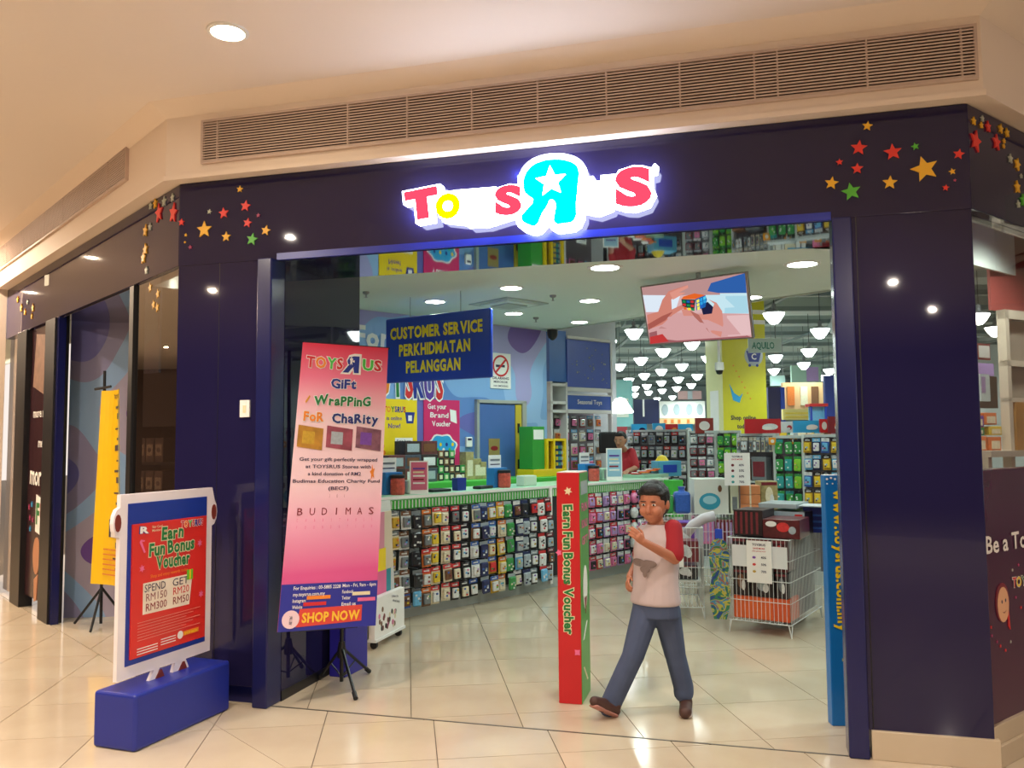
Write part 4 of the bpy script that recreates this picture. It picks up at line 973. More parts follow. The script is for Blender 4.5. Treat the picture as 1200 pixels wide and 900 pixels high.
for k, z in enumerate((3.45, 3.62)): MB().box(-.01, .81, -.006, .57, z, z+.07, whitep).build('stripe', t)
A = at(877, 405, 10.6); B = at(916, 404, 10.6)
t = thing('hanging_sign', 'pale teal translucent sign hanging in front of the yellow column', 'sign', (A.x, A.y, A.z))
MB().bbox(0, B.x-A.x, 0, .02, -.09, .09, .004, mat('teal_pale_sign', 'DCF2EE', .3)).build('board', t); m = MB(); m.fun('AQUILO', .04, .33, -.04, .085, mat('teal_dk', '4AA08C', .4), -.003, .03); m.build('lettering', t)
for x in (.05, .35): MB().tube([(x, .01, .09), (x, .01, 4.35-A.z)], .004, steel, 5).build('hanging_rod', t)
p = at(843, 432, 9.6)
t = thing('security_camera', 'white pole-hung camera with dark dome in front of the yellow column', 'camera', p)
MB().tube([(0, 0, .05), (-.02, 0, 4.3-p.z)], .016, white, 8).build('pole', t); MB().lathe([(.0, .08), (.05, .07), (.055, .0), (.05, -.02)], white, 12).build('housing', t); MB().lathe([(.045, -.02), (.03, -.06), (.0, -.07)], blackp, 12).build('dome', t)
def farpanel(u0, v0, u1, v1, Y, c, name, label, cat, draw=None, th=.1):
    A = at(u0, v1, Y); B = at(u1, v0, Y); t = thing(name, label, cat, (A.x, Y, A.z)); MB().box(0, B.x-A.x, 0, th, 0, B.z-A.z, c).build('panel', t)
    if draw: m = MB(); draw(m, B.x-A.x, B.z-A.z); m.build('print', t)
    if name == 'hanging_board':
        for x in (.1, .9): MB().tube([((B.x-A.x)*x, .05, B.z-A.z), ((B.x-A.x)*x, .05, 4.35-A.z)], .006, steel, 5).build('hanging_rod', t)
    return t
farpanel(743, 468, 772, 497, 27, mat('far_navy', '1E2450', .4), 'wall_panel', 'dark navy wall panel far back left of the white posters', 'panel', lambda m, W, H: m.box(W*.35, W*.42, -.02, 0, H*.3, H, whitep))
farpanel(773, 470, 826, 490, 27, whitep, 'wall_panel', 'row of white posters with grey circles on the far wall', 'panel', lambda m, W, H: [m.prism(ell(W*k, H*.5, W*.07, H*.33), -.02, 0, PM['silver']) for k in (.12, .38, .65, .88)])
farpanel(773, 490, 826, 497, 27, mat('far_peach', 'E8C090', .5), 'wall_panel', 'long peach strip under the white posters on the far wall', 'panel', lambda m, W, H: [m.box(W*k, W*(k+.06), -.02, 0, H*.2, H*.8, PM['orange']) for k in (.1, .25, .4, .6, .8)])
farpanel(795, 458, 822, 468, 27, mat('far_pinkgrey', 'C8A0A0', .5), 'wall_panel', 'dull pink boards above the white posters on the far wall', 'panel', lambda m, W, H: m.box(W*.4, W*.6, -.02, 0, 0, H, PM['silver']))
farpanel(901, 454, 919, 497, 16, mat('far_purple', '2C2A5C', .4), 'wall_panel', 'tall dark purple panel right of the yellow column', 'panel', lambda m, W, H: m.box(W*.75, W*1.0, -.02, 0, 0, H, blue2))
farpanel(918, 448, 968, 480, 16.5, mat('far_peach2', 'E8B888', .5), 'wall_panel', 'peach toned picture panel right of the purple panel', 'panel', lambda m, W, H: [m.box(W*k, W*(k+.16), -.02, 0, H*.15, H*.85, PM[c]) for k, c in ((.1, 'orange'), (.4, 'cream'), (.65, 'brown'))])
farpanel(918, 479, 968, 492, 15.5, mat('far_cream', 'EBD78A', .5), 'wall_panel', 'cream shelf board with yellow blocks below the peach panel', 'panel', lambda m, W, H: [m.box(W*.05, W*.95, -.02, 0, H*z, H*(z+.12), PM['yellow']) for z in (.2, .55)])
farpanel(968, 440, 985, 493, 15, mat('far_blue', '2A3F9A', .4), 'wall_panel', 'tall royal blue panel beside the right door post', 'panel')
t = farpanel(948, 474, 966, 494, 14.8, PM['sky'], 'play_tower', 'small red roofed play tower on top of the racks', 'toy', None, .02)
MB().box(-.02, .30, -.12, .12, .26, .31, red).build('roof', t)
for x in (.0, .25): MB().box(x, x+.03, -.1, -.07, 0, .27, blue2).build('post', t)
farpanel(716, 445, 741, 500, 16, mat('far_cyan', '9AD4DC', .4), 'wall_panel', 'pale cyan poster panel behind the glowing dome lamp', 'panel', lambda m, W, H: m.box(W*.25, W*.8, -.02, 0, H*.2, H*.6, whitep))
farpanel(904, 440, 920, 452, 18, mat('teal_pale', 'B8DCD8', .3), 'hanging_board', 'small pale hanging board right of the yellow column', 'sign')
farpanel(928, 428, 962, 449, 20.8, mat('far_mint', 'A8C8B8', .5), 'hanging_board', 'mint and pink hanging picture board right of the column', 'sign', lambda m, W, H: m.box(W*.5, W*.9, -.02, 0, H*.1, H*.9, PM['lilac']))
farpanel(716, 500, 735, 512, 13.4, mat('far_red', 'B84A50', .4), 'wall_panel', 'small red notice behind the cashier', 'sign')

# ================================================================== WIRE BINS
def bin_(org, ang, W, D, H, label, n=16, legs=True):
    t = thing('wire_bin', label, 'wire bin', (org[0], org[1], 0), ang)
    def grid_(name, f, L_):
        m = MB(); k = int(L_/.033)
        for i in range(k+1):
            a = L_*i/k; m.tube([f(a, .10), f(a, H)], .0022, wired, 4)
        for j in range(5):
            z = .10+(H-.10)*j/4; m.tube([f(0, z), f(L_, z)], .0045 if j in (0, 4) else .003, wired, 5)
        m.build(name, t)
    grid_('front_grid', lambda a, z: (a, 0, z), W); grid_('back_grid', lambda a, z: (a, D, z), W)
    grid_('side_grid', lambda a, z: (0, a, z), D); grid_('side_grid', lambda a, z: (W, a, z), D)
    for x in (.0, W):
        for y in (.0, D): MB().tube([(x-.02 if x else x+.02, y, .10), (x, y, 0.0)], .005, wired, 5).tube([(x, y+(.03 if y == 0 else -.03), .10), (x, y, .0)], .005, wired, 5).build('foot', t)
    m = MB()
    for i in range(12): m.tube([(W*i/11, 0, .10), (W*i/11, D, .10)], .0025, wired, 4)
    m.build('bottom_grid', t); return t
def local(org, ang, x, y): c, s = math.cos(ang), math.sin(ang); return (org[0]+x*c-y*s, org[1]+x*s+y*c)
BA0 = fl(855, 740); BA1 = fl(928, 749); BA2 = fl(965, 722)
angA = math.atan2(BA1.y-BA0.y, BA1.x-BA0.x); WA = (BA1-BA0).length; HA = .755
bin_((BA0.x, BA0.y), angA, WA, .92, HA, 'white wire dump bin of dark toy boxes nearest the right door post')
def carton(org, ang, x0, x1, y0, y1, z0, z1, m, label, deco=None, name='toy_carton', group=None, tilt=0):
    cx, cy = (x0+x1)/2, (y0+y1)/2; p = local(org, ang, cx, cy)
    t = thing(name, label, 'box', (p[0], p[1], z0), ang+tilt, group); a, b = (x1-x0)/2, (y1-y0)/2
    cb = MB().bbox(-a, a, -b, b, 0, z1-z0, .004, m).build('carton_body', t); q = MB()
    (deco or (lambda q, a, b, h: q.box(-a*.8, a*.8, -b-.002, -b, h*.2, h*.8, PM['maroon'])))(q, a, b, z1-z0); 
    if q.v: q.build('print', cb)
    return t
dkc = mat('dark_game_box', '2A1E22', .3, var=.7, scale=22); dkr = mat('dark_red_box', '5A1E24', .3, var=.6, scale=22)
oA = (BA0.x, BA0.y)
carton(oA, angA, .03, WA-.02, .03, .30, .115, .29, mat('orange_box', 'DC5A2A', .4), 'long bright orange box lying at the bottom of the nearest wire bin', lambda q, a, b, h: q.box(-a*.95, a*.4, -b-.002, -b, h*.05, h*.95, mat('orange_box2', 'E8682E', .4)))
fig = lambda c: (lambda q, a, b, h: (q.prism(ell(0, h*.55, a*.45, h*.28), -b-.003, -b, PM[c]), q.prism(ell(a*.3, h*.4, a*.25, h*.2), -b-.004, -b, PM['white']), q.box(-a*.9, a*.9, -b-.002, -b, h*.88, h*.97, PM['maroon'])))
for k, (x0, x1, z1, c) in enumerate([(.03, .16, .50, 'brown'), (.17, .36, .47, 'silver'), (.37, WA-.03, .49, 'grey')]):
    carton(oA, angA, x0, x1, .03, .28, .295, z1, dkc, 'dark toy box with %s picture above the orange box, %s from left' % (c, ORD[k]), fig(c))
for k, (x0, x1, c) in enumerate([(.03, .14, 'maroon'), (.15, .34, 'brown'), (.35, WA-.03, 'red')]):
    carton(oA, angA, x0, x1,   .03, .26, .50, .752, dkr if k == 2 else dkc, 'dark toy box behind the nearest bin price sheet, %s from left' % ORD[k], fig(c))
for k, (y0, y1, c) in enumerate([(.32, .55, 'grey'), (.57, .86, 'black')]):
    carton(oA, angA, .05, WA-.04, y0, y1, .11, .752, mat('grey_game_box', '4A4448', .4, var=.5, scale=15), 'grey printed game box filling the rear of the nearest wire bin, %s from the front' % ORD[k], fig(c))
carton(oA, angA, .02, .26, .10, .42, 0.760, 0.970, dkc, 'tall dark brown box standing on top of the nearest wire bin, left side', lambda q, a, b, h: [q.box(-a*.9+a*.36*k, -a*.9+a*.36*k+a*.16, -b-.002, -b, h*.08, h*.92, PM['maroon']) for k in range(5)])
carton(oA, angA, .27, WA+.06, .05, .40, 0.760, 0.910, dkr, 'wide dark box with red and white vehicle picture on top of the nearest bin', lambda q, a, b, h: (q.prism(ell(-a*.55, h*.75, a*.3, h*.15), -b-.003, -b, whitep), q.prism(ell(a*.1, h*.6, a*.35, h*.25), -b-.003, -b, PM['red']), q.prism(ell(a*.6, h*.45, a*.2, h*.2), -b-.003, -b, PM['silver'])), tilt=.05)
carton(oA, angA, .20, .52, .45, .80, 0.755, 0.940, dkc, 'grey topped dark box behind the vehicle box on the nearest bin', lambda q, a, b, h: (q.box(-a, a, -b-.002, -b, h*.8, h, PM['silver']), q.box(a*.5, a*.9, -b-.003, -b, h*.1, h*.9, PM['red'])), tilt=-.1)
carton(oA, angA, .10, .42, .50, .88, 0.960, 1.000, mat('grey_lid', 'A8B0B4', .3), 'flat silver grey box lying highest at the back of the nearest bin', lambda q, a, b, h: None)
carton(oA, angA, .44, .70, .62, .92, 0.760, 0.970, mat('deep_blue_box', '24307A', .3), 'deep blue box at the right rear of the nearest bin', lambda q, a, b, h: [q.box(-a*.9, a*.9, -b-.002, -b, h*z, h*(z+.08), PM['blue']) for z in (.15, .4, .65)])
carton(oA, angA, .44, .72, .45, .72, 0.990, 0.995, mat('white_flat_box', 'D8DCE0', .3), 'flat white topped tray box over the deep blue box', lambda q, a, b, h: None, tilt=.1)
def sheet(p, ang, w_, h, label, pct, name='price_sheet'):
    t = thing(name, label, 'notice', p, ang); MB().box(-w_/2, w_/2, -.002, .0, -h, 0, whitep).build('sheet', t); m = MB()
    m.glyphs("TOYSRUS", 0, -.12*h, .055*h, ink, -.003, .04); m.glyphs('SAVE MORE', 0, -.20*h, .04*h, red, -.003, .02); m.glyphs('when you buy more', 0, -.26*h, .03*h, red, -.003, .01)
    n = len(pct)
    for k, s_ in enumerate(pct):
        z = -(.42+.5*k/n)*h; c = [PM['purple'], PM['red'], PM['gold'], PM['teal']][k % 4]; m.prism(ell(-.2*w_, z+.02*h, .07*w_, .03*h, 12), -.003, -.002, c); m.glyphs(s_, .18*w_, z, .055*h, ink, -.003, .03)
    m.build('print', t); return t
p = local(oA, angA, .26, -.012); sheet((p[0], p[1], .74), angA, .20, .33, 'white price sheet with three coloured spots on the front of the nearest bin', ['40%', '50%', '70%'])
p = local(oA, angA, .27, -.006); o = MB().box(-.23, .21, -.001, .0, -.17, 0, mat('white_card_strip', 'E0E2E4', .4)).build('backing_card', None, (p[0], p[1], .70), angA); tag(o, 'wide white card strip wired behind the nearest bin price sheet', 'card')
# second bin, half behind the boy
oB = (1.13, 7.46); angB = -.12; WB = .52
bin_(oB, angB, WB, .62, .78, 'white wire dump bin half hidden behind the walking boy')
for k, (x0, x1, y0, z0, z1, c) in enumerate([(.03, .22, .05, .50, .70, 'lilac'), (.24, .49, .05, .48, .66, 'maroon'), (.05, .30, .30, .50, .74, 'pink'), (.32, .49, .30, .5, .8, 'purple'), (.04, .24, .06, .34, .47, 'brown'), (.26, .48, .06, .33, .45, 'black')]):
    carton(oB, angB, x0, x1, y0, y0+.22, z0, z1, PM[c], '%s toy box in the wire bin behind the boy' % c, fig('white'), tilt=.05*(-1)**k)
MB().box(.02, WB-.02, .02, .6, .31, .325, wired).build('shelf_grid', [o for o in C.objects if o.name == 'wire_bin.001'][0])
p = local(oB, angB, .22, -.012); sheet((p[0], p[1], .775), angB, .26, .33, 'white price sheet with coloured spots on the bin behind the boy', ['40%', '50%', '70%'])
p = local(oB, angB, .38, .05); t = thing('foam_tube', 'pale rounded bolster leaning out of the bin behind the boy', 'cushion', (p[0], p[1], .72), angB)
MB().tube([(0, 0, 0), (.06, 0, .08), (.16, 0, .14), (.25, 0, .16)], .045, mat('bolster_grey', 'C4BEC4', .6), 12).build('bolster', t, smooth=True)
# hanging swirl pattern board
p = at(841, 640, 7.0); t = thing('ripstik_board', 'green blue swirl patterned caster board hanging between the two wire bins', 'skateboard', (p.x-.005, p.y-.06, 0), -.2)
o_pts = [(-.05, .10), (.05, .10), (.078, .22), (.082, .34), (.06, .43), (.075, .52), (.08, .62), (.055, .72), (0, .745), (-.055, .72), (-.08, .62), (-.075, .52), (-.06, .43), (-.082, .34), (-.078, .22)]
MB().prism(o_pts, -.02, .0, board_mat()).build('deck', t); MB().bbox(-.03, .03, -.012, .0, .74, .82, .006, blue2).build('hang_tag', t)
for z in (.22, .60): MB().tube([(0, .0, z), (0, .05, z)], .02, blackp, 8).build('caster', t)
# third bin with boxed tub and others behind
oC = (1.42, 8.55); angC = -.05
bin_(oC, angC, .98, .55, .80, 'rear wire bin topped with the boxed baby bath')
for k, (x0, x1, z0, z1, c) in enumerate([(.02, .20, .50, .74, 'maroon'), (.21, .40, .45, .70, 'pink'), (.41, .60, .50, .76, 'pink'), (.61, .78, .48, .74, 'maroon'), (.79, .96, .5, .78, 'black')]):
    carton(oC, angC, x0, x1, .03, .30, z0, z1, PM[c], '%s box inside the rear wire bin, %s from the left' % (c, ORD[k]), lambda q, a, b, h: [q.box(-a*.8+a*.5*j, -a*.6+a*.5*j, -b-.002, -b, h*.1, h*.9, PM['lilac']) for j in range(4)])
def tubd(q, a, b, h):
    q.prism(ell(-.1*a, h*.36, a*.62, h*.24, 24), -b-.003, -b, mat('tub_teal', '3A9AB4', .35)).prism(ell(-.1*a, h*.40, a*.40, h*.12, 24), -b-.005, -b-.003, mat('tub_teal_lt', 'A0D0DC', .35)); q.prism(ell(a*.5, h*.72, a*.12, h*.1, 10), -b-.003, -b, PM['brown'])
carton(oC, angC, .40, .74, .0, .32, .80, 1.15, mat('tub_box_white', 'D8DCD4', .4), 'white carton with a round teal tub picture beside the price pole', tubd)
carton(oC, angC, .76, .84, .0, .25, .80, 1.14, mat('tub_box_side', 'D0D2B8', .4), 'narrow pale carton right of the tub carton', lambda q, a, b, h: q.box(-a*.6, a*.6, -b-.002, -b, h*.1, h*.5, PM['grey']))
for k in range(3):
    carton(oC, angC, .86, 1.06, .02, .25, .80+.095*k, .89+.095*k, mat('peach_box', 'D88A5A', .4), 'small peach carton under the pole sign, %s' % ['bottom', 'middle', 'top'][k], lambda q, a, b, h: q.box(-.008, .008, -b-.002, -b, 0, h, PM['cream']))
carton(oC, angC, 1.07, 1.24, .05, .28, .80, 1.12, mat('sand_print', 'A89A6A', .4, var=.6, scale=25), 'sand coloured carton standing right of the peach cartons', fig('cream'))
MB().box(.84, 1.26, .02, .5, .76, .795, wired).box(1.2, 1.24, .1, .14, 0, .76, wired).box(1.2, 1.24, .4, .44, 0, .76, wired).build('side_table', [o for o in C.objects if o.name == 'wire_bin.002'][0])
for k, (x, c, l) in enumerate([(.10, 'green', 'bright green cloth bag'), (.27, 'blue', 'royal blue plastic bag')]):
    p = local(oC, angC, x+.02, .1); o = MB().bbox(-.08, .08, -.08, .08, 0, .22 if k else .19, .03, PM[c]).lathe([(.05, .18), (.03, .24), (.04, .27)], PM[c], 8).build('goods_bag', None, (p[0], p[1], .80), angC); tag(o, l+' on the rear bin beside the boy\'s head', 'bag')
p = at(781, 565, 8.9)
p = at(864, 553, 8.38); t = thing('pole_sign', 'white price sign with four coloured spots on a thin pole behind the bins', 'sign', (p.x, p.y, 0), -.05)
MB().box(-.125, .125, -.004, .004, 1.09, 1.41, whitep).build('sign_sheet', t); MB().tube([(.02, .01, 0), (.02, .01, 1.4)], .006, steel, 6).build('pole', t)
m = MB(); m.glyphs('TOYSRUS', 0, 1.365, .018, ink, -.005, .04); m.glyphs('SAVE MORE', 0, 1.34, .015, red, -.005, .02)
for k, (s_, c) in enumerate((('40%', 'maroon'), ('50%', 'maroon'), ('60%', 'teal'), ('70%', 'teal'))): m.prism(ell(-.045, 1.29-.055*k, .015, .013, 10), -.006, -.004, PM[c]); m.glyphs(s_, .04, 1.28-.055*k, .022, ink, -.005, .03)
m.build('print', t)

# ================================================================== SECURITY GATE COVERS
def gate(org, ang, w_, dep, h, mf, ms, label, deco, sdeco):
    t = thing('gate_cover', label, 'security gate cover', (org[0], org[1], 0), ang)
    MB().bbox(0, w_, 0, dep, 0, h, .004, mf).build('front_panel', t)
    MB().box(w_, w_+.003, .004, dep-.004, .004, h-.004, ms).build('side_panel', t); MB().box(.003, w_-.003, .003, dep-.003, h, h+.003, whitep).build('top_panel', t)
    m = MB(); deco(m); m.build('lettering', t)
    if sdeco: m = MB(); sdeco(m); m.build('side_print', t)
    return t
g0 = fl(655, 824); g1 = fl(682, 826); ga = math.atan2(g1.y-g0.y, g1.x-g0.x)
def vert_fun(m, txt, xc, z0, z1, h, mm, out, seed=2):   # lettering turned a quarter clockwise, reading downwards
    t = MB(); t.fun(txt, 0, z0-z1, 0, h, mm, 0, .055, out=out, oo=.09, jit=.06, seed=seed)
    M = Matrix.Translation((xc-h*.5, -.003, z0)) @ Matrix.Rotation(PI/2, 4, 'Y')
    for (a, f_) in ((t, 0),):
        k = len(m.v); m.v += [tuple(M @ Vector(v)) for v in a.v]; m.f += [tuple(k+i for i in f) for f in a.f]; m.m += [m.mi(a.mats[i]) for i in a.m]
def dg(m):
    vert_fun(m, 'Earn Fun Bonus Voucher', .068, 1.165, .40, .055, dgreen, cream)
    m.prism(star(.026, .3, .07, 1.245, 6, .5), -.004, 0, cream); m.prism(star(.02, .3, .01, .88, 5, .6), -.004, 0, pink); m.prism(star(.022, .8, .115, .30, 4, .6), -.004, 0, pink)
gl = mat('gate_green', '4A9A3E', .35)
def dgs(m):
    for k, (y, z, s_) in enumerate([(.14, 1.12, 'FUN'), (.14, 1.02, 'BONUS'), (.14, .92, 'GIFT')]):
        t = MB(); t.fun(s_, .04, .24, z, .05, pink, 0, .04); M = Matrix.Translation((.1375+.004, 0, 0)) @ Matrix.Rotation(PI/2, 4, 'Z')
        kk = len(m.v); m.v += [tuple(M @ Vector(v)) for v in t.v]; m.f += [tuple(kk+i for i in f) for f in t.f]; m.m += [m.mi(t.mats[i]) for i in t.m]
    M = Matrix.Translation((.1375+.0035, 0, 0)) @ Matrix.Rotation(PI/2, 4, 'Z')
    m.prism(ell(.14, .66, .07, .13), -.002, 0, whitep, M); m.prism([(.10, .60), (.18, .60), (.14, .5)], -.003, -.001, dkred, M); m.prism([(.05, .36), (.08, .36), (.2, .45), (.17, .45)], -.002, 0, whitep, M); m.prism([(.05, .2), (.08, .2), (.2, .1), (.17, .1)], -.002, 0, cream, M)
    m.box(.141, .142, .03, .25, 1.22, 1.30, PM['silver'])
gate((g0.x, g0.y), ga, .1375, .29, 1.355, mat('gate_red', 'C41F26', .35), gl, 'tall red and green gate cover reading Earn Fun Bonus Voucher in the entrance', dg, dgs)
b0 = fl(973, 851)
bb = mat('gate_blue', '1470C0', .3)
def db(m):
    vert_fun(m, 'www.toysrus.com.my', .075, 1.27, .50, .058, yellow, None)
    for k in range(5): m.prism(ell(.012+.022*k, 1.325+.006*(k % 2), .006, .006, 8), -.004, 0, whitep)
    for k in range(4): m.prism(ell(.012+.03*k, 1.30, .004, .004, 8), -.004, 0, whitep)
    m.glyphs('SCAN', .085, .345, .014, yellow, -.004, .02)
gate((b0.x+.012, b0.y), -.02, .14, .07, 1.345, bb, bb, 'tall blue gate cover with yellow web address beside the right door post', db, None)

# ================================================================== VOUCHER STANDEE ON BLUE PLINTH (left)
S0 = (-2.165, 4.44); S1 = (-1.905, 4.345); S2 = (-1.655, 5.03)
e1 = Vector((S2[0]-S1[0], S2[1]-S1[1])); sa = math.atan2(e1.y, e1.x); PLN = e1.length; PW = math.dist(S0, S1)
# local frame: x along the long side (away from camera), -y towards the viewer's right
t = thing('voucher_standee', 'voucher sign board with white outline standing on a royal blue plinth', 'sign board', (S1[0], S1[1], 0), sa)
MB().bbox(0, PLN, 0, PW, 0, .283, .018, mat('plinth_blue', '1F2E92', .35), seg=3).build('plinth', t)
yb_ = PW/2
wh = mat('standee_white', 'EDE6EA', .5)
Lb = .70
def bulge():
    P_ = [(0, .335), (Lb, .335), (Lb, 1.06)]
    P_ += [(Lb+.045*math.sin(a), 1.14-.08*math.cos(a)) for a in [PI*i/6 for i in range(1, 6)]]
    P_ += [(Lb, 1.285), (0, 1.285), (0, 1.22)]
    P_ += [(-.045*math.sin(a), 1.14+.08*math.cos(a)) for a in [PI*i/6 for i in range(1, 6)]]
    P_ += [(0, 1.06)]
    return P_
MB().prism(bulge(), yb_-.012, yb_+.012, wh).build('outline_board', t)
MB().box(.05, Lb-.05, yb_-.016, yb_-.012, .40, 1.235, mat('standee_blue', '1F3A9A', .3)).build('blue_backing', t)
for x in (.225, .40): MB().prism([(x, .28), (x+.05, .28), (x+.08, .34), (x+.04, .34)] if x < .3 else [(x, .28), (x+.13, .28), (x+.10, .34), (x+.02, .34)], yb_-.01, yb_+.01, wh).prism([(x+.045, .2835), (x+.11, .2835), (x+.09, .325), (x+.075, .325)], yb_-.014, yb_-.01, mat('boot_brown', '7A2E22', .5)).build('support', t)
for x in (-.02, Lb+.01): MB().prism(ell(x+.005, 1.14, .02, .045, 12), yb_-.016, yb_-.012, mat('boot_brown', '7A2E22', .5)).build('side_tab', t)
X0, X1, Z0, Z1 = .075, .64, .43, 1.125
MB().box(X0, X1, yb_-.024, yb_-.016, Z0, Z1, mat('voucher_red', 'DC3028', .3, coat=.3)).build('poster', t)
m = MB(); YF = yb_-.0255; WX, HZ = X1-X0, Z1-Z0
def fx(a): return X0+WX*a
def fz(b): return Z0+HZ*b
m.fun('Earn', fx(.36), fx(.66), fz(.855), .068, dgreen, YF, .05, out=cream, oo=.07, seed=3); m.fun('Fun Bonus', fx(.20), fx(.82), fz(.745), .068, dgreen, YF, .05, out=cream, oo=.07, seed=4)
m.fun('Voucher', fx(.30), fx(.76), fz(.635), .068, dgreen, YF, .05, out=cream, oo=.07, seed=5)
m.fun('TOYSRUS', fx(.62), fx(.95), fz(.93), .035, red, YF, .06, out=whitep, mats=[red, orange, lime, red, blue, purple, red]); m.fun('R', fx(.08), fx(.2), fz(.925), .035, whitep, YF, .06, out=blue)
for k in range(2): m.glyphs(['Star Card', 'Members'][k], fx(.24), fz(.955-.028*k), .014, cream, YF, .01, align='L')
m.glyphs('Shop and enjoy rewards today', fx(.48), fz(.575), .018, orange, YF, .01, fit=WX*.5)
m.prism([(fx(.14), fz(.31)), (fx(.76), fz(.30)), (fx(.80), fz(.545)), (fx(.14), fz(.545))], YF, YF+.001, mat('ticket_cream', 'EFE3CF', .5))
lt2 = mat('ticket_ink', '9A5A5A', .5)
for a, b, s_, c in ((.29, .475, 'SPEND', ink), (.63, .475, 'GET', ink), (.31, .405, 'RM150', lt2), (.64, .405, 'RM20', red), (.31, .33, 'RM300', dkred), (.64, .33, 'RM50', dkred)): m.glyphs(s_, fx(a), fz(b), .042, c, YF-.002, .0, fit=WX*(.27 if a < .5 else .22))
m.box(fx(.72), fx(.80), YF-.003, YF, fz(.50), fz(.58), mat('gift_green', '6ABF2E', .4)); m.box(fx(.75), fx(.77), YF-.004, YF-.003, fz(.50), fz(.58), yellow)
fine = mat('fine_print', 'E0988A', .5)
for k in range(7): m.box(fx(.08), fx(.92-.1*(k % 3)), YF-.0005, YF+.0005, fz(.255-.022*k), fz(.258-.022*k), fine)
for k in range(3): m.box(fx(.08), fx(.34), YF-.0005, YF+.0005, fz(.06-.02*k), fz(.066-.02*k), whitep); m.box(fx(.38), fx(.58), YF-.0005, YF+.0005, fz(.08-.02*k), fz(.086-.02*k), whitep)
m.prism(ell(fx(.64), fz(.075), .022, .022, 16), YF-.001, YF, whitep); m.box(fx(.68), fx(.90), YF-.001, YF, fz(.06), fz(.095), orange); m.glyphs('SHOP NOW', fx(.79), fz(.066), .014, yellow, YF-.002, .02)
for (a, b) in [(.12, .66), (.9, .78), (.93, .36)]: m.prism(star(.022, a, fx(a), fz(b), 6, .45), YF-.001, YF, pink)
m.prism([(fx(.08), fz(.86)), (fx(.10), fz(.88)), (fx(.15), fz(.87)), (fx(.14), fz(.86)), (fx(.11), fz(.865)), (fx(.16), fz(.78)), (fx(.14), fz(.775))], YF-.001, YF, pink)
m.build('poster_print', t)

# ================================================================== GIFT WRAPPING BANNER ON TRIPOD
BL_, BR_, TL_, TR_ = at(325, 741, 4.98), at(440, 733, 5.32), at(355, 401, 5.20), at(455, 408, 5.55)
def warp(m, corners, bow=0):
    BL, BR, TL, TR = corners; n = (BR-BL).cross(TL-BL).normalized()
    if n.y < 0: n = -n
    out = []
    for x, y, z in m.v:
        p_ = BL*(1-x)*(1-z)+BR*x*(1-z)+TL*(1-x)*z+TR*x*z; out.append(tuple(p_+n*(y+bow*(1-(2*x-1)**2))))
    m.v = out; return m
def gsheet(m, y0, y1, mt, nx=8, nz=12, z0=0, z1=1):
    for i in range(nx):
        for j in range(nz):
            m.box(i/nx, (i+1)/nx, y0, y1, z0+(z1-z0)*j/nz, z0+(z1-z0)*(j+1)/nz, mt)
    return m
def grad_mat(name, stops):
    m = bpy.data.materials.new(name); m.use_nodes = True; nt = m.node_tree; N = nt.nodes; L = nt.links; b = N['Principled BSDF']; b.inputs['Roughness'].default_value = .45
    tc = N.new('ShaderNodeTexCoord'); sp = N.new('ShaderNodeSeparateXYZ'); cr = N.new('ShaderNodeValToRGB'); L.new(tc.outputs['Generated'], sp.inputs[0]); L.new(sp.outputs[2], cr.inputs[0])
    E = cr.color_ramp.elements; E[0].position = stops[0][0]; E[0].color = rgb(stops[0][1]); E[1].position = stops[-1][0]; E[1].color = rgb(stops[-1][1])
    for p_, c in stops[1:-1]: e = E.new(p_); e.color = rgb(c)
    L.new(cr.outputs[0], b.inputs['Base Color']); return m
bp_ = (BL_+BR_)/2
t = thing('tripod_banner', 'pink gift wrapping banner on a black tripod just inside the entrance', 'banner', (0, 0, 0))
bm1 = grad_mat('banner_pink_print', [(0, 'E05A96'), (.2, 'E05A96'), (.36, 'F0A8C4'), (.5, 'F8D4DC'), (.72, 'F8D8DE'), (.88, 'EE7A98'), (1, 'E0304E')])
warp(gsheet(MB(), 0, .003, bm1), (BL_, BR_, TL_, TR_)).build('banner_sheet', t)
m = MB(); zz = lambda y: (740-y)/336
WA_ = .9
lw = [red, orange, lime, red]; bnavy = mat('banner_navy', '23307A', .4)
m.fun('TOYS', .05, .47, zz(434), .040, red, -.003, .05, out=whitep, mats=[red, orange, lime, red], seed=8, jit=.05)
m.glyphs('R', .56, zz(437), .062, whitep, -.003, .16, fit=.24, mirror=True); m.glyphs('R', .56, zz(437), .058, blue, -.0045, .07, fit=.19, mirror=True); m.prism(star(.022, 0, .56, zz(423)), -.006, -.004, whitep)
m.fun('US', .69, .93, zz(434), .040, red, -.003, .05, out=whitep, mats=[lime, red], seed=8, jit=.05)
m.fun('GiFt', .34, .64, zz(458), .034, blue, -.003, .05, out=whitep, seed=1)
m.fun('WraPPinG', .17, .82, zz(479), .034, dgreen, -.003, .05, out=whitep, seed=2)
m.fun('FoR', .07, .30, zz(499), .034, orange, -.003, .05, out=whitep, seed=3); m.fun('ChaRity', .38, .92, zz(500), .034, bnavy, -.003, .05, out=whitep, seed=4)
warp(m, (BL_, BR_, TL_, TR_)).build('headline_lettering', t); m = MB()
ph = [mat('photo_gold', 'B8842A', .4, var=.7, scale=14), mat('photo_red', '9A4A5A', .4, var=.7, scale=14), mat('photo_crowd', '8A5A6A', .4, var=.8, scale=22)]
